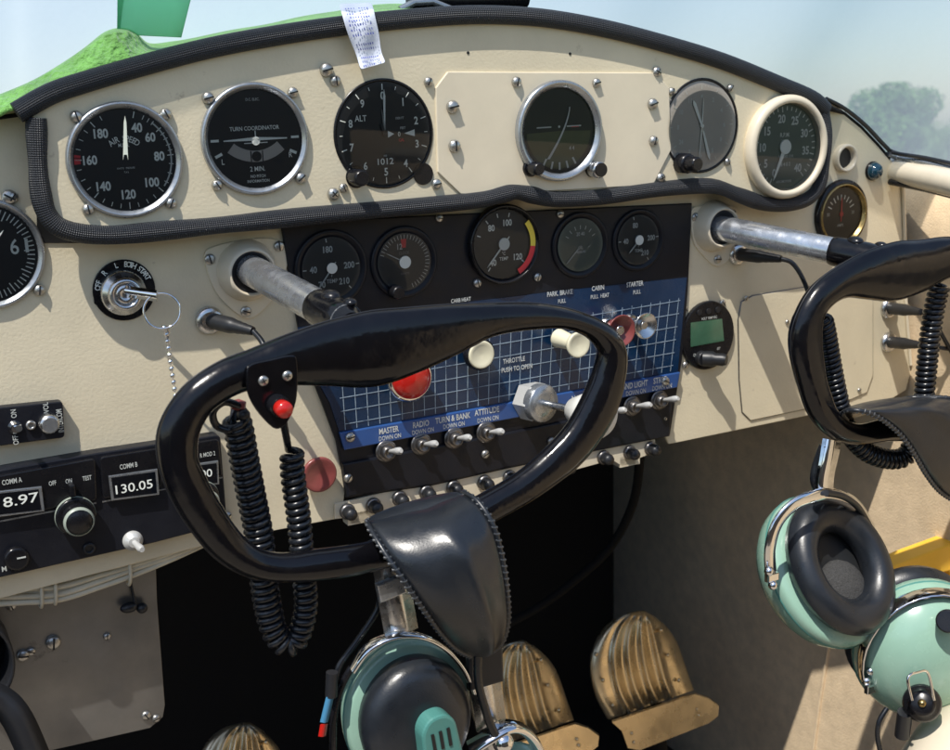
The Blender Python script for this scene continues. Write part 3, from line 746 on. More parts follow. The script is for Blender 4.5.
# ------------------------------------------------------------------ control shafts flanges
def flange(px, py, cx_, cy_, rpx, outline, scr, label):
    t = thing('shaft_flange', label, 'flange', panel_T(px, py), None); c = L(px, py)
    pts = spline([V((*(L(x, y) - c).xy, 0)) for x, y in outline], 6, True)
    MB().prism([p.xy for p in pts], -.0005, .0022, bev=.0007).build('plate', 'cream_smooth', t)
    q = (L(cx_, cy_) - c).xy; R = rpx * vs(px, py)
    MB().lathe([(R * 1.35, .0015), (R * 1.3, .005), (R * 1.2, .010), (R * 1.08, .015), (R, .018), (R * .93, .018), (R * .88, .015)], Tz(q.x, q.y), 48, cap=False).build('collar', 'cream_gloss', t)
    MB().lathe([(R * .90, .0155), (R * .62, .013), (R * .5, .010), (.0001, .010)], Tz(q.x, q.y), 48, cap=False).build('bearing', 'rubber', t)
    for x, y in scr: add_screw(t, Tz(*(L(x, y) - c).xy, .0020), .0042, h=.7)
    return t
flange(243, 270, 246, 270, 23, [(204, 254), (214, 246), (240, 240), (268, 238), (284, 245), (287, 262), (280, 285), (266, 306), (250, 318), (236, 313), (218, 296), (208, 275)],
       [(209, 259), (278, 246), (245, 311)], 'cream flange plate where the left control shaft leaves the panel')
flange(714, 231, 712, 226, 19, [(690, 212), (698, 206), (720, 205), (735, 208), (738, 225), (735, 245), (727, 260), (715, 266), (702, 255), (692, 240)],
       [(694, 217), (731, 214), (716, 259)], 'cream flange plate where the right control shaft leaves the panel')
o = None

# ------------------------------------------------------------------ yokes
YW = .195
def yoke(label, pairs, w, shaft0, shaft1, rs, group):
    P0 = W(*shaft0); P1 = W(*shaft1)
    t = thing('control_yoke', label, 'control yoke', Matrix.Translation(P1), group)
    pr = []
    for a, b, c, d in pairs: pr.append(V((a, b, c, d)))
    sm = spline(pr, 6, True)
    pts = []; half = []
    for q in sm:
        A = W(q[0], q[1], w); B = W(q[2], q[3], w); pts.append((A + B) / 2 - P1); half.append((A - B).length / 2)
    mb = MB(); n = len(pts); seg = 20; vv = []
    dep = .0100
    for i in range(n):
        tt_ = (pts[(i + 1) % n] - pts[i - 1]).normalized(); Y = V((0, -1, 0)); N = tt_.cross(Y).normalized()
        for k in range(seg):
            a = 2 * pi * k / seg; cc, ss = cos(a), sin(a)
            h = half[i]; e = .9 if h > .014 else 1.
            ca = math.copysign(abs(cc) ** e, cc); sa = math.copysign(abs(ss) ** e, ss)
            vv.append(pts[i] + N * ca * h + Y * sa * (dep if h < .012 else dep * (1.0 + (h - .012) * 6)))
    ff = []
    for i in range(n):
        j = (i + 1) % n
        for k in range(seg): l = (k + 1) % seg; ff.append((i * seg + k, i * seg + l, j * seg + l, j * seg + k))
    mb.add(vv, ff, 0, True); rim = mb.build('rim', 'black_gloss', t)
    # moulding seam along the inner edge
    sp = [pts[i] - (pts[(i + 1) % n] - pts[i - 1]).normalized().cross(V((0, -1, 0))).normalized() * half[i] * .995 for i in range(n)]
    a0, a1 = sp, sp
    MB().tube(sp, .0006, 6, closed=True).build('moulding_seam', 'rubber', t)
    # shaft
    d = (P1 - P0).normalized(); ln = (P1 - P0).length
    MB().tube([P0 - P1 - d * .03, P0 - P1 + d * ln * .96], rs, 32).build('shaft', 'shaft', t)
    hb = MB(); e_ = -d * .050
    hb.tube([e_ + d * k * .062 for k in (0, .06, .25, .5, .65, .8)], [rs * 1.06, rs * 1.12, rs * 1.1, rs * 1.12, rs * 1.05, rs * .7], 24)
    hb.build('hub', 'black_gloss', t)
    bt = MB(); zz = e_ + d * .02
    bt.ball(rs * .55, Tz(*(zz + V((0, 0, rs * 1.0)))), 14, sc_=(1, 1.3, .7)); bt.ball(rs * .4, Tz(*(zz + d * .02 + V((.004, 0, rs * 1.0)))), 14, sc_=(1, 1.3, .7)); bt.build('clamp_bolt', 'plastic', t)
    return t, P1
pairsL = [(158, 452, 197, 458), (160, 422, 199, 434), (181, 389, 212, 410), (212, 366, 237, 393), (246, 351, 262, 387), (285, 335, 294, 385), (327, 321, 332, 386), (370, 311, 374, 387), (413, 307, 410, 374), (452, 304, 450, 356),
          (492, 303, 490, 337), (530, 303, 530, 330), (566, 308, 562, 329), (595, 318, 584, 336), (615, 331, 597, 349), (625, 350, 598, 362), (623, 380, 590, 386), (612, 413, 576, 416), (585, 456, 556, 440), (545, 489, 522, 471),
          (500, 517, 486, 492), (440, 547, 430, 520), (379, 569, 374, 541), (322, 579, 312, 551), (262, 580, 272, 552), (219, 561, 244, 536), (187, 525, 218, 499), (165, 485, 203, 470)]
yokeL, YL = yoke('large black control yoke in the foreground with a red push button', pairsL, YW, (247, 268, .004), (352, 325, YW - .012), .0118, 'control yokes')
pairsR = [(791, 336, 819, 340), (798, 312, 822, 316), (812, 289, 832, 302), (835, 269, 850, 294), (860, 254, 874, 296), (890, 244, 900, 299), (920, 240, 918, 293), (948, 237, 940, 280), (975, 240, 970, 270), (1003, 254, 990, 275), (1022, 278, 1000, 292),
          (1030, 320, 1003, 322), (1024, 365, 998, 356), (1002, 402, 984, 384), (970, 426, 962, 402), (930, 438, 925, 415), (892, 440, 890, 418), (860, 444, 862, 424), (838, 441, 845, 419), (820, 429, 835, 408), (806, 408, 829, 392), (796, 370, 822, 370)]
yokeR, YR = yoke('second black control yoke at the right edge of the photo', pairsR, .17, (714, 227, .004), (888, 262, .158), .0118, 'control yokes')

# push to talk plate
c0 = W(270, 390, YW + .012)
t = thing('push_to_talk_switch', 'black bracket with red push button fixed on the left yoke', 'switch', Matrix.Translation(c0) @ FROT)
cc = L(270, 390, YW + .012)
pl = spline([V((*(L(x, y, YW + .012) - cc).xy, 0)) for x, y in [(246, 374), (250, 364), (270, 359), (290, 355), (296, 361), (296, 395), (290, 415), (282, 426), (272, 427), (256, 410), (247, 392)]], 4, True)
MB().prism([p.xy for p in pl], 0, .0022, bev=.0006).build('bracket', 'black_gloss', t)
for x, y in [(262, 380), (286, 375)]: add_screw(t, Tz(*(L(x, y, YW + .012) - cc).xy, .0022), .0032, SCRX, h=.8)
q = (L(276, 404, YW + .012) - cc).xy
MB().lathe([(.0068, .002), (.0068, .006), (.0060, .009), (.0056, .010)], Tz(*q), 30).build('collar', 'plastic', t)
MB().lathe([(.0050, .009), (.0053, .012), (.0053, .016), (.0045, .018), (.0001, .0185)], Tz(*q), 30).build('button', 'red_gloss', t)
# cable connector behind the rim
t = thing('cable_connector', 'pink cable clip behind the left yoke rim below the bracket', 'connector', Matrix.Translation(W(238, 405, YW - .02)))
MB().tube([V((-.004, 0, .001)), V((0, 0, 0)), V((.004, -.002, -.001))], [.0028, .0040, .003], 12).build('clip', 'pink', t)
MB().ball(.004, Tz(.002, -.003, -.006)).build('strain_relief', 'rubber', t)

def coil(path, R, wr, pitch, w0=None, taper=None, seg=10, per=12):
    # resample path
    P = [V(p) for p in path]; ls = [0]
    for i in range(1, len(P)): ls.append(ls[-1] + (P[i] - P[i - 1]).length)
    tot = ls[-1]; pos = 0; pts = []; ph = 0
    nrm = V((0, -1, 0)); i = 0; N = int(tot / pitch * per)
    for k in range(N + 1):
        s_ = tot * k / N
        while i < len(P) - 2 and ls[i + 1] < s_: i += 1
        f = (s_ - ls[i]) / max(1e-9, ls[i + 1] - ls[i]); p = P[i].lerp(P[i + 1], f); 
        tA = (P[min(i + 1, len(P) - 1)] - P[max(i - 1, 0)]).normalized(); tB = (P[min(i + 2, len(P) - 1)] - P[i]).normalized()
        tg = tA.lerp(tB, f).normalized()
        nrm = (nrm - tg * nrm.dot(tg)).normalized(); bn = tg.cross(nrm)
        a = 2 * pi * k / per; rr_ = R(s_ / tot) if callable(R) else R
        pts.append(p + nrm * cos(a) * rr_ + bn * sin(a) * rr_)
    return pts
cl = pxpath([(233, 414, .175), (238, 426, .172), (244, 458, .17), (251, 494, .168), (259, 535, .167), (264, 580, .168), (268, 606, .169), (274, 630, .171), (285, 644, .173), (296, 640, .174), (303, 622, .175), (306, 602, .175), (304, 576, .174), (299, 521, .172), (293, 476, .172), (292, 452, .172)], 10)
def RL(u): return .0074 if u < .45 else (.0074 - .0014 * min(1, (u - .45) / .15))
pc = coil(cl, RL, .0021, .0052, per=14)
pc = pxpath([(240, 406, YW - .018), (224, 402, YW - .018), (213, 412, YW - .018), (217, 426, YW - .02), (232, 431, .178)], 6) + pc[8:] + [W(287, 440, .18), W(284, 425, .19), W(283, 412, YW + .005)]
single(MB().tube(pc, .00245, 9).build('coiled_cord', 'cord'), 'black coiled cord hanging in a long loop from the left yoke', 'cord')
# right yoke coils
cr = pxpath([(822, 318, .155), (826, 335, .152), (831, 365, .150), (837, 395, .150), (845, 425, .150), (862, 448, .152), (882, 458, .155), (902, 458, .158), (912, 446, .160), (921, 420, .160), (925, 385, .160), (929, 345, .160), (934, 310, .160), (940, 285, .162)], 10)
pc = coil(cr, .0070, .0021, .0050, per=14)
single(MB().tube(pc, .0024, 9).build('coiled_cord', 'cord'), 'black coiled cord looping under the right yoke', 'cord')

# ------------------------------------------------------------------ jack plugs
def plug(px, py, px2, py2, w2, cable, label, m='rubber', r=.0062, base=True):
    t = thing('jack_plug', label, 'plug', Matrix.Translation(W(px, py)), 'cable plugs in the panel')
    o = W(px, py); A = V((0, 0, 0)); B = W(px2, py2, w2) - o
    d = B.normalized()
    if base: MB().lathe([(r * 1.75, 0), (r * 1.75, .002), (r * 1.5, .0045), (r * 1.1, .005)], FROT.copy(), 24).build('socket', 'steel', t)
    mb = MB(); n = 16; rad = []
    for i in range(n + 1):
        u = i / n
        rad.append(r * (1.0 if u < .55 else (.88 - .35 * (u - .55) / .45) * (1 + .06 * (i % 2))))
    mb.tube([B * (i / n) for i in range(n + 1)], rad, 18); mb.build('plug_body', m, t)
    if cable: MB().tube([p - o for p in pxpath([(px2, py2, w2)] + cable, 8)], .0022, 10).build('cable', 'cord', t)
plug(209, 320, 253, 331, .035, [(262, 342, .042), (268, 358, .05), (268, 380, .05)], 'grey plug with black cable, below the left shaft flange')
plug(737, 254, 781, 259, .045, [(792, 263, .052), (802, 277, .058), (810, 298, .065), (815, 320, .07)], 'black plug and curved cable below the right control shaft')
plug(888, 308, 921, 312, .05, [(932, 318, .055), (942, 335, .06), (956, 360, .06)], 'upper of two black plugs at the right edge of the panel')
plug(888, 342, 921, 345, .05, [(935, 347, .055), (956, 350, .06)], 'lower of two black plugs at the right edge of the panel')

# ------------------------------------------------------------------ pull knobs
def pull(px, py, rpx, w1, m, label, rod='steel', kind='flat', w0=.0042, nm='pull_knob', cat='knob', d2=None):
    # knob whose face is at (px,py,w1) px radius rpx
    c = W(px, py, w1); R = rpx * vs(px, py, w1)
    t = thing(nm, label, cat, Matrix.Translation(c) @ FROT)
    ln = w1 - w0
    MB().cyl(R * .3, -ln, -.002).build('stem', rod, t)
    MB().lathe([(R * .62, -ln), (R * .62, -ln + .003), (R * .5, -ln + .0045)], seg=24).build('bushing', 'steel', t)
    if kind == 'flat': pf = [(R * .35, -R * .9), (R * .6, -R * .75), (R * .9, -R * .4), (R, -R * .12), (R * .98, 0), (R * .88, R * .03), (R * .7, -R * .05), (.0001, -R * .10)]
    elif kind == 'dome': pf = [(R * .4, -R * .8), (R * .9, -R * .6), (R, -R * .2), (R * .93, R * .1), (R * .6, R * .3), (.0001, R * .36)]
    elif kind == 'cup': pf = [(R * .6, -R * .9), (R * .7, -R * .5), (R, -R * .05), (R, 0), (R * .93, .0), (R * .6, -R * .5), (.0001, -R * .55)]
    MB().lathe(pf, seg=40, cap=False).build('knob', m, t)
    return t
pull(320, 475, 17.5, .012, 'pink', 'faded pink round knob on the cream panel, bottom left of centre', w0=0)
t = pull(412, 379, 21, .022, 'red_gloss', 'shiny red round knob half hidden by the left yoke', kind='dome')
MB().lathe([(23 * vs(412, 379), -.006), (23.5 * vs(412, 379), -.003), (21 * vs(412, 379), -.001)], seg=36).build('chrome_collar', 'chrome', t)
t = pull(482, 355, 14, .022, 'ivory', 'ivory round knob with a black edge above the throttle', kind='flat')
MB().lathe([(14.2 * vs(482, 355, .02), -.012), (16 * vs(482, 355, .02), -.008), (16 * vs(482, 355, .02), -.003), (14.1 * vs(482, 355, .02), -.0015)], seg=36, cap=False).build('edge_ring', 'plastic', t)
t = pull(579, 345, 13, .040, 'ivory', 'ivory round park brake knob seen just inside the yoke', kind='flat')
MB().tube([V((0, 0, -.008)), V((-.002, .001, -.03))], [.0062, .0085], 20).build('ferrule', 'ivory', t)
pull(622, 331, 16, .028, 'pink', 'faded pink cabin heat knob beside the metal starter knob', kind='cup')
pull(646, 326, 13, .030, 'steel', 'hollow metal starter knob, rightmost on the blue grid', kind='cup')
# throttle
c = W(527, 400, .0042)
t = thing('throttle_control', 'throttle with hexagonal steel nut, long rod and white knob', 'throttle', Matrix.Translation(c))
d = W(594, 414, .085) - c
Th = axisT((0, 0, 0), d); R = 19 * vs(527, 400)
mb = MB(); mb.prism([(R * cos(radians(60 * k)), R * sin(radians(60 * k))) for k in range(6)], 0, .016, Th, bev=.0012); mb.build('hex_nut', 'nutwhite', t)
MB().lathe([(R * .95, .013), (R * .97, .021), (R * .93, .0225), (R * .3, .0225)], Th, 40).build('lock_collar', 'metal', t)
ln = d.length
MB().cyl(.0032, .02, ln, Th).build('rod', 'steel', t)
MB().lathe([(.0075, ln - .026), (.010, ln - .025), (.0175, ln - .008), (.0205, ln + .0), (.0205, ln + .006), (.018, ln + .010), (.0001, ln + .0115)], Th, 44, cap=False).build('knob', 'whitepl', t)

# ------------------------------------------------------------------ toggle switches
def toggle(px, py, w, label, tilt=(.08, .26), sc_=1.18, par=None, group='toggle switches along the blue label strip', bodym='toggle_metal', lever=.0165):
    t = thing('toggle_switch', label, 'switch', panel_T(px, py, w), group)
    nut = MB(); R = .0072 * sc_
    nut.prism([(R * cos(radians(60 * k + 12)), R * sin(radians(60 * k + 12))) for k in range(6)], 0, .0028 * sc_, bev=.0005); nut.build('hex_nut', bodym, t)
    MB().lathe([(R * 1.12, 0), (R * 1.12, .0009), (R * .8, .001)], seg=30, cap=False).build('washer', bodym, t)
    MB().lathe([(R * .66, .002), (R * .64, .0062 * sc_), (R * .5, .0068 * sc_), (R * .38, .0055 * sc_), (.0001, .005 * sc_)], seg=24, cap=False).build('collar', bodym, t)
    d = V((tilt[0], tilt[1], 1)).normalized(); l = lever * sc_
    mb = MB(); mb.tube([d * .004, d * (.005 + l * .35), d * (.005 + l * .8), d * (.0055 + l), d * (.006 + l * 1.12)], [.0011 * sc_, .0015 * sc_, .0025 * sc_, .0026 * sc_, .0014 * sc_], 14)
    mb.build('lever', 'nutwhite', t); return t
for (x, y), n_ in zip([(386, 451), (421, 444), (454, 438), (486, 432), (607, 411), (632, 406), (659, 400)],
                      ['MASTER', 'RADIO', 'TURN & BANK', 'ATTITUDE', 'NAV', 'LAND LIGHT', 'STROBE']):
    toggle(x, y, .0036 + .0025, {'NAV': 'metal toggle switch beside the white throttle knob, left of LAND LIGHT', 'STROBE': 'metal toggle switch at the right end of the blue label strip'}.get(n_, 'metal toggle switch below the %s label' % n_))

# ------------------------------------------------------------------ breaker strip
W0 = .003
strip = thing('breaker_strip', 'cream bracket strip below the centre panel carrying the black circuit breakers', 'bracket', FROT.copy())
MB().prism([L(x, y, W0).xy for x, y in [(335, 504), (500, 465), (655, 438), (656, 452), (640, 458), (640, 464), (622, 466), (612, 460), (560, 474), (500, 494), (380, 512), (378, 521), (352, 524), (346, 518), (335, 519)]], W0 - .002, W0, bev=.0004).build('bracket', 'cream_smooth', strip)
for x, y in [(358, 518), (500, 490), (628, 461)]:
    p = L(x, y, W0); MB().box(p.x, p.y, W0 - .006, .018, .010, .012).build('bracket_foot', 'cream_smooth', strip)
bk = [(347, 511), (373, 505), (399, 498), (426, 492), (453, 487), (484, 482), (509, 477), (538, 471), (565, 466), (603, 457), (629, 452), (650, 448)]
ords = ['first', 'second', 'third', 'fourth', 'fifth', 'sixth', 'seventh', 'eighth', 'ninth', 'tenth', 'eleventh', 'last']
proto = None
for i, (x, y) in enumerate(bk):
    T = panel_T(x, y, W0)
    if proto is None:
        proto = thing('circuit_breaker', 'x', 'circuit breaker', T, 'circuit breakers under the centre panel')
        MB().lathe([(.0068, 0), (.0068, .002), (.0062, .003), (.0055, .0035)], seg=28).build('nut', 'toggle_metal', proto)
        MB().lathe([(.0052, .003), (.0054, .007), (.0052, .010), (.0042, .0125), (.0001, .0135)], seg=28, cap=False).build('button', 'rubber', proto); o = proto
    else:
        o = proto.copy(); COL.objects.link(o); o.matrix_basis = T; AIR.append(o)
        for ch_ in proto.children: child_copy(ch_, o, ch_.matrix_basis.copy())
    o['label'] = '%s black circuit breaker button from the left in the strip under the centre panel' % ords[i]

# ------------------------------------------------------------------ intercom and radio
t = thing('intercom_box', 'small black INTERCOM box with switch and volume knob at the left edge', 'intercom', panel_T(20, 422))
c = L(20, 422)
def loc(x, y): return (L(x, y) - c).xy
def rrect(pts, r=.003, n=4):
    out = []; m = len(pts)
    for i in range(m):
        a, b, d = V(pts[i - 1]), V(pts[i]), V(pts[(i + 1) % m]); p = b + (a - b).normalized() * r; q = b + (d - b).normalized() * r
        for k in range(n + 1): u = k / n; out.append(p * (1 - u) ** 2 + b * 2 * u * (1 - u) + q * u * u)
    return out
MB().prism(rrect([loc(-40, 409), loc(61, 399), loc(63, 435), loc(-40, 448)]), 0, .008, bev=.0008).build('case', 'black', t)
toggle_c = loc(13, 424)
mb = MB(); mb.lathe([(.0048, .008), (.0048, .010), (.003, .011), (.0028, .015)], Tz(*toggle_c), 20); mb.tube([(*toggle_c, .012), (toggle_c.x + .001, toggle_c.y + .003, .026)], [.0014, .0024], 12); mb.build('toggle', 'chrome', t)
mb = MB(); q = loc(29, 422); mb.lathe([(.0034, .008), (.0034, .0105), (.002, .011), (.0018, .009)], Tz(*q), 20); mb.build('jack', 'screw', t)
q = loc(46, 419); k = knob(t, q.x, q.y, .008, .0068, .010, 'steel'); MB().cyl(.0055, 0, .0012, Tz(q.x, q.y, .018), 30).build('knob_cap', 'metal', k)
mb = MB()
for s__, x, y, h, r_ in [('ON', 12, 411, 5, 90), ('OFF', 14, 437, 5, 90), ('VOL', 44, 405, 5, 90), ('INTERCOM', 58, 418, 5.5, 90)]:
    q = loc(x, y); MB().text(s__, q.x, q.y, h * vs(20, 422), .0085, rot=radians(r_), sx=.62 if s__ == 'INTERCOM' else .8).build('lettering', 'white_dim', t)

t = thing('radio_unit', 'black twin communication radio showing 118.97 and 130.05 with tuning knobs', 'radio', panel_T(90, 500))
c = L(90, 500)
outer = [loc(-60, 482), loc(0, 465), loc(93, 449), loc(216, 431), loc(223, 519), loc(150, 538), loc(-60, 585)]
MB().prism(rrect(outer, .004), 0, .012, bev=.001).build('case', 'black', t)
for (pts, nm) in [([(-60, 480), (91, 453), (93, 494), (-60, 522)], 0), ([(96, 452), (155, 443), (158, 480), (99, 493)], 1), ([(158, 443), (213, 434), (217, 471), (161, 480)], 2)]:
    MB().prism(rrect([loc(x, y) for x, y in pts], .003), .011, .0155, bev=.0008).build('module_face', 'plastic', t)
def disp(pts, txt, tx_, ty_, hh, mw):
    f = MB().prism([loc(x, y) for x, y in pts], .015, .0172, bev=.0003).build('display', 'metal', t)
    cxx = sum(p[0] for p in pts) / 4; cyy = sum(p[1] for p in pts) / 4
    MB().prism([loc(cxx + (x - cxx) * .90, cyy + (y - cyy) * .84) for x, y in pts], .0172, .0174).build('window', 'display', f)
    mb = MB(); q = loc(tx_, ty_); a = loc(tx_ - 10, ty_ + 1.7); b = loc(tx_ + 10, ty_ - 1.7)
    mb.text(txt, q.x, q.y, hh * vs(90, 480), .0178, maxw=mw * vs(90, 480), bold=.006); mb.build('digits', 'white', f)
disp([(-25, 487), (38, 480), (41, 504), (-25, 512)], '118.97', 9, 494, 9.5, 46)
disp([(104, 470), (152, 463), (154, 488), (107, 494)], '130.05', 129, 480, 9, 35)
disp([(176, 460), (212, 455), (213, 478), (178, 482)], '1200', 195, 468, 8, 22)
mb = MB()
for s__, x, y, h in [('COMM A', 9, 475, 5), ('OFF', 49, 477, 4.5), ('ON', 65, 475, 4.5), ('TEST', 83, 472, 4.5), ('COMM B', 124, 460, 5), ('R MOD 2', 202, 449, 4.5)]:
    q = loc(x, y); MB().text(s__, q.x, q.y, h * vs(90, 480), .0159, sx=.62).build('lettering', 'white_dim', t)
q = loc(2, 563); MB().text('M', q.x, q.y, .004, .0125).build('lettering', 'white_dim', t)
def rknob(px, py, r1, r2, par, z=.0155):
    q = loc(px, py); s_ = vs(px, py)
    k = MB().lathe([(r1 * s_, z), (r1 * s_, z + .006), (r1 * s_ * .95, z + .0065), (r1 * s_ * .75, z + .0065)], Tz(*q), 44).build('tuning_knob', 'plastic', par)
    MB().lathe([(r1 * s_ * 1.02, z + .001), (r1 * s_ * 1.05, z + .003), (r1 * s_ * 1.02, z + .0045)], Tz(*q), 44, cap=False).build('knob_ring', 'ring_green', k)
    MB().lathe([(r2 * s_, z + .006), (r2 * s_, z + .018), (r2 * s_ * .93, z + .0195), (.0001, z + .0195)], Tz(*q), 44, cap=False).build('inner_knob', 'plastic', k)
    MB().lathe([(r2 * s_ * 1.0, z + .0165), (r2 * s_ * 1.05, z + .0175), (r2 * s_ * 1.0, z + .019), (r2 * s_ * .93, z + .0195), (r2 * s_ * .9, z + .0198)], Tz(*q), 44, cap=False).build('knob_ring', 'ring_green', k)
rknob(71, 508, 18, 13.5, t); rknob(196, 490, 15, 11, t)
q = loc(67, 482); MB().box(q.x, q.y, .020, .004, .009, .008, bev=.0008).build('pointer', 'plastic', t)
q = loc(129, 535); mb = MB(); mb.lathe([(.0075, .012), (.0075, .0145), (.0055, .016), (.004, .018)], Tz(*q), 30); mb.tube([(*q, .015), (q.x + .002, q.y - .001, .030), (q.x + .0025, q.y - .001, .033)], [.0018, .0030, .0020], 14); mb.build('toggle', 'nutwhite', t)
q = loc(14, 552); k = knob(t, q.x, q.y, .012, .0085, .005); MB().box(q.x + .003, q.y + .001, .0172, .006, .001, .0005).build('pointer_line', 'white_dim', k)
q = loc(86, 543); MB().lathe([(.0045, .012), (.0045, .0135), (.003, .014), (.0026, .0125)], Tz(*q), 20).build('jack', 'rubber', t)
a0 = loc(-60, 523); 
mb = MB()
line2(mb, loc(-60, 527), loc(93, 498), .0012, .0124); line2(mb, loc(99, 497), loc(218, 473), .0012, .0124); mb.build('trim_line', 'metal', t)

# cable bundle and aluminium plate
t = thing('cable_bundle', 'loose bundle of grey cream wires tied under the radio', 'cables', Matrix.Translation(W(100, 570, -.01)))
o0 = W(100, 570, -.01)
for k in range(11):
    dy = (k - 5) * 2.2; w_ = -.012 + .004 * sin(k * 2.1); a = random.uniform(-2, 2)
    pth = pxpath([(-40, 592 + dy * 1.25, w_), (20, 590 + dy * 1.1 + a, w_), (60, 588 + dy + a, w_), (100, 577 + dy * .9, w_ - .002), (140, 565 + dy * .7 - a, w_), (180, 550 + dy * .5, w_), (230, 528 + dy * .4, w_ - .01)], 8)
    MB().tube([p - o0 for p in pth], .0024 + .0007 * (k % 3 == 0), 8).build('wire', 'cable', t)
for x, y in [(40, 591), (54, 588), (128, 569)]:
    p = W(x, y, -.012); mb = MB(); ring = []
    for i in range(16):
        a = 2 * pi * i / 16; ring.append(p - o0 + V((.003 * sin(a) * .3, -.009 * cos(a), .0125 * sin(a))))
    mb.tube(ring, .0014, 6, closed=True); mb.build('cable_tie', 'cable', t)
t = thing('aluminium_plate', 'dull bare aluminium plate with rivets below the radio', 'metal plate', FROT.copy())
WA = -.035
ap = [(-60, 600), (-60, 560), (155, 540), (157, 600), (165, 705), (163, 717), (150, 728), (0, 762), (-60, 775)]
MB().prism([L(x, y, WA).xy for x, y in ap], WA - .002, WA, bev=.0005).build('plate', 'alu', t)
for x, y, r in [(11, 605, .004), (53, 642, .006), (31, 651, .0035), (23, 655, .005), (107, 636, .003), (146, 715, .004), (156, 718, .0035)]: add_screw(t, Tz(*L(x, y, WA)), r, SCR, name='rivet')
o0 = L(132, 600, WA)
mb = MB(); mb.tube([o0 + V((0, .016, .002)), o0 + V((.001, 0, .006))], .0012, 8); mb.ball(.0055, Tz(*(o0 + V((-.004, -.003, .006)))), sc_=(1.3, .8, .8)); mb.ball(.0045, Tz(*(o0 + V((.006, -.006, .006))))); mb.build('clip', 'rubber', t)
t = thing('round_duct', 'dark round duct end at the lower left edge of the photo', 'duct', Matrix.Translation(W(-18, 665, .01)) @ FROT)
R = 32 * vs(-18, 665)
MB().lathe([(R, -.03), (R * 1.0, 0), (R * .93, .003), (R * .86, -.002), (R * .84, -.03)], seg=40, sx=.9, sy=1.3).build('duct', 'rubber', t)
mb = MB().tube(pxpath([(-30, 690, .02), (0, 700, .02), (18, 720, .025), (36, 760, .03)], 6), .011, 4, flat=(1, .35)).build('black_strap', 'rubber')
single(mb, 'black strap crossing the lower left corner in front of the aluminium plate', 'strap')

# ------------------------------------------------------------------ pedals
def pedal(dx, dy, w, label, only_top=False, sc_=1.):
    o0 = W(640 + dx, 670 + dy, w)
    t = thing('rudder_pedal', label, 'pedal', Matrix.Translation(o0), 'rudder pedals')
    def q(x, y, dz=0.):
        x = 640 + (x - 640) * sc_; y = 670 + (y - 670) * sc_
        return W(x + dx, y + dy, w + dz + (700 - y) * -.0003) - o0
    Ls = spline([V((*p, 0)) for p in [(608, 720), (596, 698), (590, 672), (592, 650), (603, 628), (620, 615), (638, 610.5)]], 6)
    Rs = spline([V((*p, 0)) for p in [(694, 690), (689, 676), (683, 658), (676, 640), (667, 627), (656, 617), (644, 610)]], 6)
    NR = len(Ls); NU = 72; rows = []; rim_ = []
    for i in range(NR):
        v = i / (NR - 1); row = []
        for k in range(NU + 1):
            u = k / NU; x = Ls[i].x + (Rs[i].x - Ls[i].x) * u; y = Ls[i].y + (Rs[i].y - Ls[i].y) * u
            win = min(1, max(0, (.86 - v) / .12)) * (.45 + .55 * (1 - v))
            h = sum(math.exp(-((u - uk - .03 * v) / .038) ** 2) for uk in (.26, .42, .58, .74)) * .0085 * win
            h -= .010 * abs(2 * u - 1) ** 7 + .010 * v ** 10
            row.append(q(x, y, .006 + h))
        rows.append(row)
    mb = MB(); mb.grid(rows); mb.build('foot_pad', 'pedal', t, solid=.004)
    for x, y in [(596, 654), (603, 680), (613, 705), (661, 630), (668, 655), (679, 680)]:
        MB().ball(.0026, Tz(*q(x, y, .008))).build('rivet', 'pedal', t)
    hb = [(622, 731), (612, 722), (695, 694), (708, 698), (719, 706), (718, 716), (709, 723), (640, 750), (628, 748)]
    A = [q(x, y, .034) for x, y in hb]; B = [q(x, y - 2, .024) for x, y in hb]
    mb = MB(); m_ = len(hb); mb.add(B + A, [tuple(range(m_))[::-1], tuple(range(m_, 2 * m_))] + [(i, (i + 1) % m_, m_ + (i + 1) % m_, m_ + i) for i in range(m_)]); mb.build('heel_bar', 'pedal', t)
    for x, y in [(632, 733), (634, 742), (697, 709), (699, 715)]: MB().ball(.0022, Tz(*q(x, y, .035))).build('rivet', 'pedal', t)
    MB().tube([q(650, 690, -.01), q(660, 760, -.06), q(668, 850, -.10)], .012, 12).build('pedal_arm', 'dark', t)
    return t
PW = -.20
pedal(0, 0, PW, 'brass ribbed rudder pedal standing rightmost in the dark footwell')
pedal(-120, 30, PW, 'brass ribbed rudder pedal left of the rightmost one, partly behind the hanging headset')
pedal(-395, 112, PW + .02, 'rudder pedal with arched dark top at the bottom edge, far left')

# ------------------------------------------------------------------ cabin shell
XW = W(906, 420, 0).x
wall = MB(); YF = None
pf = WX(622, 560, XW + .02); YF = pf.y                       # where side wall meets the dark firewall
zt = W(860, 108, 0).z
rows = []
_zt = W(905, 176, 0).z
for i in range(12):
    row = []
    for y in [YF, YF * .6, YF * .3, .02, -.05, -.12, -.2, -.3, -.5, -.9, -1.6]:
        top = (WX(868, 190, XW) if y > .03 else WX(940, 168, XW)).z - (y * .5 if y > .03 else 0)
        z = -1.02 + (top + 1.02) * i / 11
        row.append((XW + .004 + .01 * sin(z * 9) * (y < 0), y, z))
    rows.append(row)
wall.grid(rows)
structure(wall.build('side_wall', 'tan', solid=.01))
mb = MB(); mb.tube([WX(832, 610, XW + .003), WX(828, 650, XW + .003), WX(820, 700, XW + .003), WX(812, 760, XW + .003)], .0022, 8); 
o = mb.build('seam_cord', 'tan'); single(o, 'thin raised seam running down the brown side wall fabric', 'seam')
mb = MB()
XLW = -1.1
fz0, fz1 = -1.0, W(480, 60, 0).z - .02
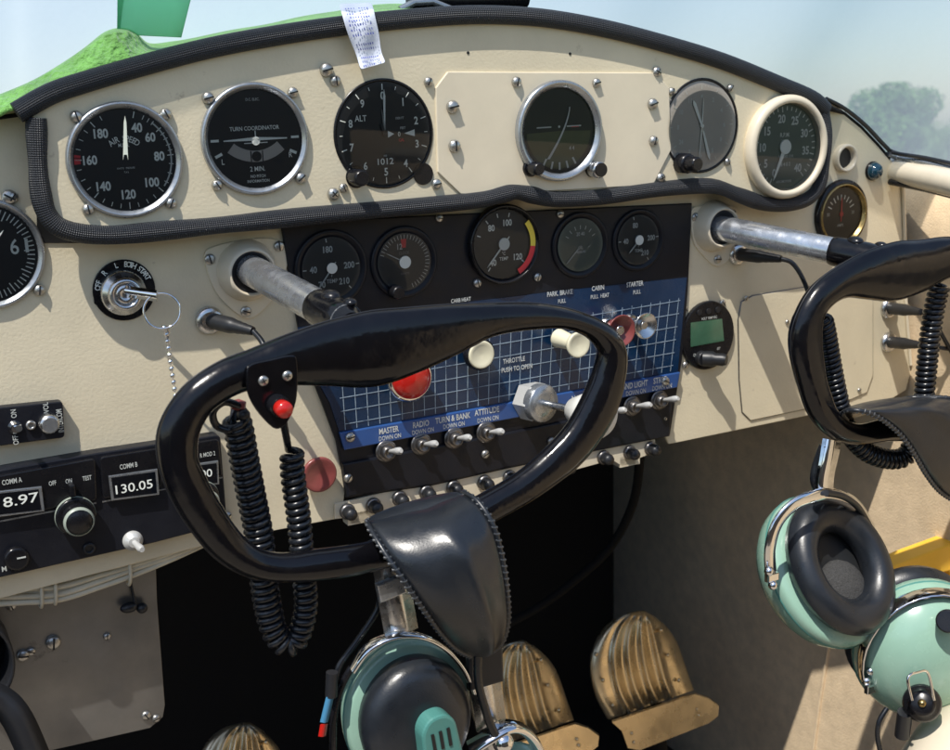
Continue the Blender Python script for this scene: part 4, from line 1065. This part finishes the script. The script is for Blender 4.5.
mb.quad([(XLW, YF, fz0), (XW + .05, YF, fz0), (XW + .05, YF, fz1), (XLW, YF, fz1)])
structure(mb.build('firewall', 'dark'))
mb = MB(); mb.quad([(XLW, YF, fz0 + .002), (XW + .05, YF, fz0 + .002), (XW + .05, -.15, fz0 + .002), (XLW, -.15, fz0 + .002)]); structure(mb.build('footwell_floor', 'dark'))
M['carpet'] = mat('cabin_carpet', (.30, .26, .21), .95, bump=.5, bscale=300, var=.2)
mb = MB(); mb.quad([(XLW, -.15, fz0 + .002), (XW + .05, -.15, fz0 + .002), (XW + .05, -1.6, fz0 + .002), (XLW, -1.6, fz0 + .002)]); structure(mb.build('cabin_floor', 'carpet'))  # unseen floor, tan to bounce warm sunlight forward
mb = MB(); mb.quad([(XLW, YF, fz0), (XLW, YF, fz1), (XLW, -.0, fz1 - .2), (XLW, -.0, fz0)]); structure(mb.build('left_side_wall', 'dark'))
single(MB().tube(pxpath([(640, 455, -.10), (634, 500, -.12), (612, 545, -.14), (575, 580, -.16), (530, 612, -.18), (470, 640, -.19)], 6), .005, 10).build('hose', 'hose_black'), 'thin black hose curving through the dark footwell below the breakers', 'hose')
# glareshield deck from the panel top to the windshield base
mb = MB(); rows = [[], [], []]
base = [(-600, 203), (-90, 128)] + trim_top[:1] + trim_top[1:-1] + [(824, 102), (845, 112), (862, 126), (880, 145), (891, 158)]  # unseen left end stretched along with the panel to block sun
for (x, y) in base:
    p = W(x, y, 0 if (x > 826 or x < 18) else UP - .004); rows[0].append(p); rows[1].append(p + V((0, .12, -.005))); rows[2].append(V((p.x, YF, min(p.z - .03, p.z))))
mb.grid(rows); single(mb.build('glareshield_deck', 'dark', solid=.003), 'black deck behind the top edge of the instrument panel', 'glareshield')
M['cabin'] = mat('cabin_trim_tan', (.20, .17, .135), .8, var=.2)
mb = MB(); mb.quad([(XLW, -1.55, fz0), (XW + .3, -1.55, fz0), (XW + .3, -1.75, .25), (XLW, -1.75, .25)]); structure(mb.build('unseen_rear_wall', 'cabin'))  # unseen, added to cut ambient light and darken reflections in black parts
mb = MB(); mb.quad([(XLW, -.0, fz0), (XLW, -.0, -.25), (XLW, -1.56, -.12), (XLW, -1.56, fz0)]); structure(mb.build('left_side_wall', 'cabin'))  # unseen, added with the rear wall to block ambient light
# windshield, raked and cut low so its added haze catches the sun
mb = MB(); wb = [W(x, y, .0) + V((0, .10 - .07 * min(1, max(0, (x - 650) / 240)), -.004)) for x, y in base if x < 770] + [W(x, y, 0) + V((0, o_, 0)) for x, y, o_ in ((800, 103, .075), (850, 136, .055), (930, 176, .04), (1060, 205, .03))]
wb = spline(wb, 4); rows = []
for k in range(7):
    h = .25 * k / 6; rows.append([p + V((0, -.75 * h - .3 * h * h, h)) for p in wb])
mb.grid(rows); ws = mb.build('windshield', 'windglass'); single(ws, 'curved windshield with faint dirt and added sky-whitening haze above the instrument panel', 'windshield')
gk = MB().tube(pxpath([(826, 99, .002), (845, 109, .002), (866, 126, .002), (884, 145, .002), (895, 153, .004), (925, 158, .05), (962, 166, .10)], 5), .0022, 8).build('gasket', 'rubber', ws)
# door sill
t = thing('door_sill', 'cream padded door sill with black trim below it at the right edge', 'door sill', Matrix.Translation(W(905, 170, 0)))
o0 = W(905, 170, 0)
def rel(l): return [p - o0 for p in l]
MB().tube(rel(pxpath([(893, 170, -.01), (903, 173, .01), (930, 178, .06), (965, 186, .12)], 5) + [W(965, 186, .12) + V((.01, -.2, -.01)), W(965, 186, .12) + V((.03, -.5, -.02)), W(965, 186, .12) + V((.04, -1.2, -.03))]), [.004, .008] + [.0125] * 17, 20, flat=(1, 1.1)).build('padding', 'cream_gloss', t)
MB().tube(rel(pxpath([(890, 182, .004), (925, 189, .055), (965, 199, .115)], 5) + [W(965, 199, .115) + V((.01, -.2, -.01)), W(965, 199, .115) + V((.04, -1.2, -.03))]), .0032, 8).build('trim', 'plastic', t)
MB().tube(rel(pxpath([(888, 154, .0), (900, 158, .002), (925, 163, .05), (965, 172, .10)], 5)), .003, 8).build('frame_edge', 'metal', t)
# edge piping of panel, vertical right side
o = MB().tube(pxpath([(903, 186, .002), (905, 240, .002), (906, 300, .002), (911, 365, .002)], 5), .0018, 8).build('edge_seam', 'cream_smooth'); 
o.parent = panel; o.matrix_parent_inverse = FROT.inverted()

# yellow moulded part, cushion at the lower right
t = thing('yellow_tray', 'yellow plastic part with notches beside the right headset', 'tray', Matrix.Translation(W(920, 570, .06)))
o0 = W(920, 570, .06)
c = L(920, 570, .06)
T_ = FROT.copy()
pts = [(886, 575), (886, 566), (910, 556), (945, 543), (956, 539), (958, 590), (952, 600), (948, 582), (944, 570), (935, 572), (938, 590), (922, 600), (905, 596), (900, 578)]
pts = [(x + 3, y) for x, y in pts]
MB().prism([(L(x, y, .06) - c).xy for x, y in pts], -.02, .004, T_, bev=.002).build('tray_body', 'orange', t)
p = V((*(L(927, 571, .06) - c).xy, .003)); MB().cyl(.004, 0, .0015, T_ @ Tz(*p)).build('stud', 'rubber', t)
mb = MB(); mb.ball(82 * vs(985, 780, .27), Tz(*W(988, 786, .27)), 36, sc_=(1.1, .8, .95)); single(mb.build('seat_cushion', 'cream_gloss'), 'rounded cream cushion corner at the bottom right', 'cushion')

# ------------------------------------------------------------------ headsets
def earcup(par, c, d, up, R, sxy=(.82, 1.), cs=1., fill=False, hole='foam', roll=0):
    """c centre, d outward direction (dome side), shell, cushion"""
    T = axisT(c, d, up) @ Matrix.Rotation(radians(roll), 4, 'Z'); a, b = sxy
    sh = MB().lathe([(R * .4, -.16 * R), (R * .93, -.16 * R), (R * .99, -.10 * R), (R * 1.0, 0), (R * .995, .10 * R), (R * .95, .26 * R), (R * .84, .44 * R), (R * .66, .60 * R), (R * .42, .71 * R), (R * .2, .75 * R), (.0001, .76 * R)], T, 48, sx=a, sy=b, cap=False).build('ear_shell', 'mint', par)
    MB().lathe([(R * 1.0, -.02 * R), (R * 1.012, .0), (R * 1.0, .02 * R)], T, 48, sx=a, sy=b, cap=False).build('shell_seam', 'teal', sh)
    # cushion
    pr = []
    for k in range(15):
        q = 2 * pi * k / 14; pr.append((R * cs * (.74 + .26 * cos(q)), R * (-.37 - .22 * sin(q))))
    if fill: pr = [(R * cs * .95, -.1 * R), (R * cs, -.3 * R), (R * cs * .97, -.45 * R), (R * cs * .88, -.56 * R), (R * cs * .7, -.63 * R), (R * cs * .4, -.66 * R), (.0001, -.67 * R)]
    cu = MB().lathe(pr, T, 48, sx=a, sy=b, cap=False).build('ear_cushion', 'leather', par)
    if not fill: MB().lathe([(R * .55, -.22 * R), (.0001, -.18 * R)], T, 32, sx=a, sy=b, cap=False).build('foam_insert', hole, cu)
    return T, sh
def stitch(par, pts, nrm, r=.0010, step=.0046, m='steel'):
    mb = MB(); acc = 0; d = 0
    ls = 0; P = pts
    for i in range(len(P) - 1):
        seg_ = (P[i + 1] - P[i]); l = seg_.length
        while acc < l:
            p = P[i] + seg_ * (acc / l); t_ = seg_.normalized(); b = t_.cross(nrm).normalized()
            mb.tube([p - b * .0020 + t_ * .001, p + nrm * .0012, p + b * .0022 - t_ * .001], r, 6); acc += step
        acc -= l
    mb.build('stitching', m, par)
M['thread'] = mat('grey_thread', (.05, .055, .06), .35)
def leather_pad(par, secs, o0, crown=.012, thick=.010, nrm=(0, -1, 0), seams=(True, True)):
    """secs: (lx,ly,lw, rx,ry,rw) pixel sections"""
    S = spline2(secs, 6); rows = []; rowsb = []; n = 14
    for s_ in S:
        A = W(s_[0], s_[1], s_[2]) - o0; B = W(s_[3], s_[4], s_[5]) - o0; r = []; rb = []
        for k in range(n + 1):
            u = k / n; p = A.lerp(B, u); h = crown * s_[6] * (sin(pi * u) ** .6) + crown * .45 * s_[6] * math.exp(-((u - .56) / .10) ** 2); r.append(p + V(nrm) * h); rb.append(p - V(nrm) * (thick * sin(pi * u) ** .5))
        rows.append(r + rb[-2:0:-1])
    mb = MB(); mb.grid(rows, closed=True)
    mb.add(rows[0], [tuple(range(len(rows[0])))[::-1]], 0, True); mb.add(rows[-1], [tuple(range(len(rows[0])))], 0, True)
    pad = mb.build('head_pad', 'leather', par)
    N = V(nrm).normalized()
    ea = [r[0] + N * .001 for r in rows]; eb = [r[n] + N * .001 for r in rows]
    if seams[0]: MB().tube(ea, .0018, 8).build('piping', 'leather', pad); stitch(pad, ea, N, m='thread')
    if seams[1]: MB().tube(eb, .0018, 8).build('piping', 'leather', pad); stitch(pad, eb, N, m='thread')
    return pad
def spline2(S, n):
    out = []; N = len(S)
    for i in range(N - 1):
        p1, p2 = S[i], S[i + 1]; p0 = S[i - 1] if i else p1; p3 = S[i + 2] if i < N - 2 else p2
        for k in range(n):
            t_ = k / n; out.append([.5 * (2 * b + (c - a) * t_ + (2 * a - 5 * b + 4 * c - d) * t_ * t_ + (3 * b - a - 3 * c + d) * t_ ** 3) for a, b, c, d in zip(p0, p1, p2, p3)])
    out.append(list(S[-1])); return out

# left headset
HO = W(440, 600, .2)
h1 = thing('aviation_headset', 'mint green headset hanging from the left yoke, mostly below the frame', 'headset', Matrix.Translation(HO), 'headsets hung on the yokes')
def hr(l): return [p - HO for p in l]
leather_pad(h1, [(372, 524, .182, 462, 497, .186, .1), (366, 521, .200, 462, 492, .206, .5), (374, 536, .218, 477, 501, .224, .8), (388, 558, .232, 492, 524, .236, 1.), (406, 584, .240, 501, 556, .240, 1.), (424, 610, .240, 506, 590, .240, 1.), (441, 633, .232, 507, 620, .234, .9), (456, 648, .222, 501, 642, .224, .7), (470, 655, .212, 488, 653, .214, .3)], HO, crown=.015)
MB().tube(hr(pxpath([(384, 535, .185), (389, 560, .186), (393, 585, .188), (398, 612, .190), (402, 634, .190)], 5)), .0125, 4, flat=(1.0, .12), up=(1, 0, .1)).build('metal_strap', 'steel', h1)
mb = MB(); mb.box(0, 0, 0, .020, .014, .004, T=Tz(*(W(391, 588, .194) - HO)) @ FROT @ Matrix.Rotation(.15, 4, 'Z'), bev=.0012); mb.build('slide_block', 'metal', h1)
MB().tube(hr(pxpath([(352, 668, .185), (366, 649, .189), (385, 638, .192), (404, 634, .194), (425, 637, .194), (446, 649, .192), (462, 668, .188), (472, 690, .185)], 5)), .0052, 8, flat=(1.2, .4), up=(0, -1, 0)).build('yoke_band', 'chrome', h1)
MB().tube(hr(pxpath([(333, 750, .18), (334, 715, .18), (342, 685, .18), (360, 655, .182), (380, 642, .184)], 6)), .0026, 10).build('boom_wire', 'plastic', h1)
MB().tube(hr(pxpath([(380, 590, .178), (377, 610, .178), (356, 642, .178), (340, 664, .178), (335, 685, .178)], 6)), .0022, 10).build('audio_cable', 'cord', h1)
mb = MB(); mb.tube(hr([W(332, 672, .185), W(331, 696, .185)]), .0042, 10); mb.build('strain_relief', 'rubber', h1)
mb = MB(); mb.tube(hr([W(330, 697, .187), W(324, 722, .187)]), .0030, 4, flat=(1, .4), up=(1, 0, 0)); mb.build('blue_tag', 'bluelab', h1)
mb = MB(); mb.tube(hr([W(324, 724, .187), W(322, 736, .187)]), .0028, 4, flat=(1, .4), up=(1, 0, 0)); mb.build('red_tag', 'red_gloss', h1)
C1 = W(407, 709, .175)
v1 = (C1 - CAM).normalized(); T1, sh1 = earcup(h1, C1 - HO, tuple(v1 + V((-.30, 0, .46))), (0, .1, 1), 64 * vs(411, 712, .175), (.95, 1.08), cs=.86, fill=True)
q = W(438, 738, .215) - HO
mb = MB(); Tq = Tz(*q) @ FROT @ Matrix.Rotation(.12, 4, 'Z')
mb.prism(rrect([(-.016, -.035), (.016, -.035), (.013, .012), (.006, .02), (-.006, .02), (-.013, .012)], .005), -.008, .006, Tq, bev=.002); cl_ = mb.build('microphone_clip', 'teal', h1)
mb = MB()
for k in (-1, 0, 1): mb.box(k * .006, .002, .0064, .0022, .014, .0008, T=Tq)
mb.build('slot', 'dial', cl_)
# far cup & fittings at right
MB().tube(hr(pxpath([(478, 650, .21), (478, 680, .208), (484, 705, .206), (492, 728, .205), (505, 750, .205), (520, 775, .205)], 6)), .0032, 10).build('audio_cable', 'cord', h1)
mb = MB(); mb.box(0, 0, 0, .028, .032, .006, T=Tz(*(W(485, 665, .19) - HO)) @ FROT, bev=.002); mb.build('band_block', 'rubber', h1)
MB().tube(hr(pxpath([(482, 672, .188), (488, 700, .188), (492, 728, .188), (498, 748, .188)], 5)), .0125, 4, flat=(1.0, .12), up=(1, 0, .1)).build('metal_strap', 'steel', h1)
MB().tube(hr(pxpath([(470, 748, .195), (490, 735, .2), (508, 726, .2), (524, 730, .198), (536, 745, .195), (540, 765, .19)], 6)), .0075, 10, flat=(1.2, .5), up=(0, -1, 0)).build('yoke_band', 'chrome', h1)
T2, sh2 = earcup(h1, W(520, 792, .17) - HO, (.75, -.35, .2), (0, 0, 1), .040)
mb = MB(); mb.ball(.008, Tz(*(W(503, 742, .205) - HO)), 16); mb.build('pivot_screw', 'chrome', h1)

# right headset
HO = W(860, 520, .17)
h2 = thing('aviation_headset', 'mint green headset hanging from the right yoke with both ear cups in view', 'headset', Matrix.Translation(HO), 'headsets hung on the yokes')
leather_pad(h2, [(846, 420, .160, 900, 404, .150, .1), (842, 412, .180, 905, 398, .172, .5), (856, 410, .196, 930, 397, .186, .9), (876, 416, .202, 950, 398, .196, 1.), (897, 432, .203, 966, 402, .20, 1.), (912, 452, .203, 985, 415, .20, 1.), (925, 474, .2, 1000, 440, .2, 1.), (940, 492, .195, 1005, 465, .195, .9), (962, 505, .19, 1000, 490, .19, .4)], HO, crown=.010)
MB().tube(hr(pxpath([(832, 440, .170), (829, 458, .172), (825, 478, .172), (824, 497, .172)], 5)), .0105, 4, flat=(1.0, .12), up=(1, 0, .1)).build('metal_strap', 'chrome', h2)
MB().tube(hr(pxpath([(823, 445, .168), (817, 462, .165), (814, 478, .165), (817, 490, .165)], 5)), .0035, 10).build('audio_cable', 'cord', h2)
MB().tube(hr(pxpath([(771, 575, .165), (770, 548, .168), (778, 522, .170), (795, 504, .172), (816, 496, .174), (832, 495, .170), (850, 502, .162), (862, 515, .155), (870, 530, .15)], 6)), .0058, 8, flat=(.5, 1.1), up=(0, -1, 0)).build('yoke_band', 'chrome', h2)
MB().tube(hr(pxpath([(826, 493, .178), (842, 496, .172), (856, 505, .165), (866, 520, .158), (873, 534, .15)], 6)), .003, 8).build('padding_wire', 'rubber', h2)
C = W(823, 571, .150); RR = 70 * vs(820, 570, .15)
vv1 = (C - CAM).normalized(); T1, s1 = earcup(h2, C - HO, tuple(vv1 + V((-.62, 0, -.02))), (-.12, .0, 1), 70 * vs(820, 570, .15), (.82, 1.02), cs=.90, hole='dial')
MB().ball(RR * .36, T1 @ Tz(0, -RR * .30, -RR * .22), 20, sc_=(1, 1.1, .5)).build('microphone_foam', 'foam', h2)
mb = MB(); 
for x, y in [(769, 571), (773, 585)]: mb.ball(.0042, Tz(*(W(x, y, .172) - HO)), 12)
mb.box(0, 0, 0, .012, .007, .005, T=Tz(*(W(772, 577, .170) - HO)) @ FROT, bev=.001); mb.build('pivot_screw', 'chrome', h2)
C = W(920, 646, .195)
v2 = (CAM - C).normalized(); T2, s2_ = earcup(h2, C - HO, tuple(v2 + V((.42, 0, -.52))), (-.2, 0, 1), 64 * vs(915, 646, .195), (.95, 1.05))
# chrome band over the second cup
R2 = 66 * vs(915, 646, .195)
pts = []
for i in range(21):
    a = radians(186 - i * 10); k = .26; pts.append(T2 @ V((R2 * .95 * .965 * cos(a), R2 * 1.05 * .965 * sin(a), R2 * k)))
MB().tube(pts, .0068, 8, flat=(1.2, .22), up=tuple((T2.to_3x3() @ V((0, 0, 1))))).build('yoke_band', 'chrome', h2)
pp = T2 @ V((-R2 * .92 * .95, -R2 * .10, R2 * .34))
mb = MB(); mb.ball(.0045, Tz(*pp), 12); mb.ball(.0040, Tz(*(pp + V((.002, -.002, .010)))), 12); mb.box(0, 0, 0, .014, .008, .005, T=Tz(*(pp + V((.003, -.004, -.006)))) @ FROT, bev=.001); mb.build('pivot_screw', 'chrome', h2)
# boom pivot at the lower right
bpv = W(922, 703, .25) - HO; Tb = axisT(bpv, CAM - W(922, 703, .25))
mb = MB(); mb.lathe([(.016, -.018), (.016, -.004), (.014, 0), (.0115, .001), (.011, .005), (.008, .007), (.0001, .0075)], Tb, 32, cap=False); mb.build('boom_pivot', 'plastic', h2)
mb = MB(); mb.lathe([(.0035, .007), (.0033, .010), (.0001, .0105)], Tb, 16, cap=False); mb.build('pivot_nut', 'brass', h2)
MB().tube(hr(pxpath([(912, 700, .262), (908, 678, .258), (918, 672, .258), (928, 673, .258), (934, 700, .262)], 6)), .0012, 8).build('wire_bail', 'chrome', h2)
mb = MB(); mb.tube(hr([W(905, 712, .24), W(902, 735, .235)]), .0065, 12); mb.build('cable_boot', 'rubber', h2)
MB().tube(hr(pxpath([(887, 708, .22), (879, 722, .22), (878, 740, .22), (884, 765, .22)], 6)), .0022, 8).build('audio_cable', 'cord', h2)
pk = T2 @ V((R2 * .62, R2 * .62, R2 * .52)); MB().cyl(.010, 0, .012, axisT(W(948, 621, .24) - HO, CAM - W(948, 621, .24))).build('volume_knob', 'plastic', h2)
# grass blades printed reflection: thin painted leaf mark on the shell left out

# ------------------------------------------------------------------ towel, tag, strip, mirror
topy = [(-40, 108), (0, 92), (30, 80), (60, 62), (85, 45), (105, 29), (122, 25), (136, 30), (150, 42), (175, 40), (205, 34), (250, 26), (300, 16), (350, 7), (395, 2), (412, 4)]
twp = spline([V((x, y, 0)) for x, y in topy], 6)
def trimy(x):
    for i in range(len(trim_top) - 1):
        a, b = trim_top[i], trim_top[i + 1]
        if a[0] <= x <= b[0]: return a[1] + (b[1] - a[1]) * (x - a[0]) / (b[0] - a[0])
    return trim_top[0][1] + (trim_top[0][0] - x) * .5
mb = MB(); rows = [[] for _ in range(10)]
for p in twp:
    yb = trimy(p.x) - 6; yt = p.y
    for k in range(10):
        u = k / 9; w_ = UP - .004 - (.018 + .09 * min(1, max(0, (p.x - 128) / 40))) * u + random.uniform(-.001, .001) + .0035 * sin(p.x * .21 + u * 4) * u + .0018 * sin(p.x * .6 - u * 7) * u
        y = yb + (yt - yb) * (u ** .8) + sin(p.x * .09 + u * 3) * .6
        if k == 9: w_ -= .10; y = yt + 2
        rows[k].append(W(p.x, y, w_))
mb.grid(rows); single(mb.build('green_towel', 'towel', solid=.003, sub=1), 'bright green terry towel crumpled on top of the panel at the left', 'towel')
# care label hanging over the padding
t = thing('care_label', 'white cloth care label with blue print hanging over the top padding', 'label', Matrix.Translation(W(365, 38, UP + .012)))
o0 = W(365, 38, UP + .012)
S = [((338, 4), (372, 3), -.004), ((341, 12), (374, 10), .009), ((344, 24), (376, 21), .014), ((350, 42), (380, 37), .014), ((357, 56), (381, 54), .011), ((360, 71), (387, 63), .016)]
rows = []; 
for A, B, w_ in [((a[0], a[1]), (b[0], b[1]), w_) for a, b, w_ in S]:
    rows.append([W(A[0] + (B[0] - A[0]) * k / 6, A[1] + (B[1] - A[1]) * k / 6, UP + w_ + .002 * sin(k * 1.3 + A[1] * .1)) - o0 for k in range(7)])
mb = MB(); mb.grid(rows); cl_ = mb.build('cloth', 'cloth', t, solid=.0006, sub=2)
mb = MB(); random.seed(3)
for (u0, v0) in [(i, j) for i in range(1, 10) for j in range(2, 17)]:
    if random.random() < .08: continue
    # small printed line marks, interpolated over the cloth
    v = v0 / 17 * 5; i = min(4, int(v)); f = v - i; u = .1 + .8 * u0 / 10; du = .05 * random.uniform(.6, 1.3)
    a0, b0, w0_ = S[i]; a1, b1, w1_ = S[i + 1]
    def pt(uu, ff_):
        A = (a0[0] + (a1[0] - a0[0]) * ff_, a0[1] + (a1[1] - a0[1]) * ff_); B = (b0[0] + (b1[0] - b0[0]) * ff_, b0[1] + (b1[1] - b0[1]) * ff_)
        return W(A[0] + (B[0] - A[0]) * uu, A[1] + (B[1] - A[1]) * uu, UP + w0_ + (w1_ - w0_) * ff_ + .004) - o0
    if f > .82: continue
    mb.quad([pt(u - du * .5, f), pt(u - du * .5, f + .13), pt(u + du * .2, f + .13), pt(u + du * .2, f)])
mb.build('print', 'ink', cl_)
# black mount at top
t = thing('compass_mount', 'black bracket standing on the panel top behind the padding', 'bracket', Matrix.Translation(W(460, 4, -.03)))
o0 = W(460, 4, -.03)
MB().tube([W(410, 0, -.03) - o0, W(455, 1, -.03) - o0, W(525, -2, -.03) - o0], .0085, 16).build('bar', 'plastic', t)
MB().tube([W(400, 10, -.02) - o0, W(414, 3, -.02) - o0, W(432, 2, -.02) - o0, W(452, 10, -.02) - o0], .003, 8).build('arm', 'metal', t)
# pale green strip
mb = MB(); p4 = [W(118, -60, .02), W(205, -60, .02), W(181, 37, -.02), W(117, 34, -.02)]
rows = [[p4[0].lerp(p4[1], k / 4) for k in range(5)], [p4[3].lerp(p4[2], k / 4) for k in range(5)]]
mb.grid(rows); single(mb.build('sun_strip', 'strip', solid=.001), 'pale green translucent strip hanging inside the windshield at the top left', 'strip')

# ------------------------------------------------------------------ move everything of the aeroplane into the world
for o in AIR: o.matrix_basis = TILT @ o.matrix_basis
cam = bpy.data.cameras.new('camera'); co = bpy.data.objects.new('camera', cam); COL.objects.link(co)
cam.sensor_width = 36; cam.lens = FPX / 950 * 36; cam.clip_start = .01; cam.clip_end = 5000
R3 = RT                                                     # camera->panel(U,D,N)
def pn(v): return V((v.x, v.z, -v.y))
xa = pn(R3 @ V((1, 0, 0))); ya = pn(R3 @ V((0, -1, 0))); za = pn(R3 @ V((0, 0, -1)))
mc = Matrix((xa, ya, za)).transposed().to_4x4(); mc.translation = CAM
co.matrix_basis = TILT @ mc; sc.camera = co
cam.dof.use_dof = True; cam.dof.focus_distance = (W(400, 300, .05) - CAM).dot(-za); cam.dof.aperture_fstop = 14

# ------------------------------------------------------------------ outside
GZ = -1.9
mb = MB(); n = 40; rows = []
for i in range(n + 1):
    rr_ = 3000 * (i / n) ** 3; rows.append([(rr_ * cos(2 * pi * k / 48), rr_ * sin(2 * pi * k / 48), GZ) for k in range(48)])
mb.grid(rows, closed=True); g_ = mb.build('ground', 'grass'); g_['kind'] = 'structure'
def wray(px, py): return (TILT.to_3x3() @ ray(px, py)).normalized()
CW = TILT @ CAM
def tree(px, dist, top_py, wpx, lm, label, seed, n=5200):
    rnd = random.Random(seed); d = wray(px, top_py); dh = V((d.x, d.y, 0)).length
    s_ = dist / dh; top = CW + d * s_; base = V((top.x, top.y, GZ)); H = top.z - GZ
    left = wray(px - wpx / 2, top_py); l2 = CW + left * (dist / V((left.x, left.y, 0)).length); Wd = (l2 - top).length
    t = bpy.data.objects.new('tree', None); COL.objects.link(t); t.location = base; tag(t, label, 'tree', 'trees beyond the airfield')
    mb = MB(); mb.tube([(0, 0, 0), (.1, 0, H * .3), (-.1, .1, H * .7)], [H * .035, H * .025, H * .012], 10)
    for k in range(7):
        a = rnd.uniform(0, 2 * pi); z = H * rnd.uniform(.25, .55); mb.tube([(0, 0, z), (cos(a) * Wd * .35, sin(a) * Wd * .35, z + H * .18), (cos(a) * Wd * .6, sin(a) * Wd * .6, z + H * .28)], [H * .014, H * .009, H * .004], 7)
    mb.build('trunk', 'trunk', t)
    blobs = []
    for k in range(26):
        a = rnd.uniform(0, 2 * pi); q = sqrt(rnd.random()); zz = rnd.uniform(.2, .82); rad = Wd * .75 * sqrt(max(.05, 1 - ((zz - .45) / .6) ** 2))
        blobs.append((V((cos(a) * q * rad, sin(a) * q * rad, H * zz)), Wd * rnd.uniform(.2, .34)))
    blobs.append((V((0, 0, H * .84)), Wd * .30))
    mb = MB()
    for k in range(n):
        c_, R_ = blobs[k % len(blobs)]; v = V((rnd.gauss(0, 1), rnd.gauss(0, 1), rnd.gauss(0, 1))).normalized() * R_ * rnd.uniform(.65, 1.05)
        p = c_ + v; s2_ = H * .017 * rnd.uniform(.6, 1.4)
        if p.z > H * (1 - .22 * (V((p.x, p.y, 0)).length / (Wd * 1.1)) ** 2): continue
        a = V((rnd.gauss(0, 1), rnd.gauss(0, 1), rnd.gauss(0, 1))).normalized() * s2_; b = (v.normalized() + V((rnd.gauss(0, .6), rnd.gauss(0, .6), rnd.gauss(0, .6)))).cross(a).normalized() * s2_
        mb.quad([p - a, p - b, p + a, p + b])
    mb.build('crown', lm, t)
tree(893, 75, 82, 118, 'leaf', 'large round green tree seen through the windshield on the right', 1, 15000)
tree(846, 80, 116, 80, 'leaf', 'smaller tree at the left flank of the large round tree', 5, 3500)
tree(948, 70, 128, 60, 'leaf2', 'lighter green tree low at the right edge of the windshield', 2, 4000)
tree(962, 72, 116, 100, 'leaf2', 'light green tree just beyond the right edge of the windshield view', 3, 3000)

# ------------------------------------------------------------------ light
SUNV = (TILT.to_3x3() @ V((-.45, -.33, 1))).normalized()
sun = bpy.data.lights.new('sun', 'SUN'); sun.energy = 5.0; sun.angle = radians(.5); sun.color = (1, .955, .88)
so = bpy.data.objects.new('sun', sun); COL.objects.link(so); so.rotation_euler = SUNV.to_track_quat('Z', 'Y').to_euler()
wd = bpy.data.worlds.new('World'); sc.world = wd; wd.use_nodes = True
nt = wd.node_tree; bg = nt.nodes['Background']; sky = nt.nodes.new('ShaderNodeTexSky'); sky.sky_type = 'NISHITA'; sky.sun_disc = False
sky.sun_elevation = math.asin(SUNV.z); sky.sun_rotation = atan2(SUNV.x, SUNV.y); sky.dust_density = 1.; sky.air_density = 1.15; sky.ozone_density = 2.2
nt.links.new(sky.outputs[0], bg.inputs[0]); bg.inputs[1].default_value = .15
sc.view_settings.view_transform = 'Standard'; sc.view_settings.look = 'None'; sc.view_settings.exposure = 0
sc.cycles.caustics_reflective = False; sc.cycles.caustics_refractive = False; sc.cycles.max_bounces = 8; sc.cycles.transparent_max_bounces = 12
sc.cycles.use_denoising = True
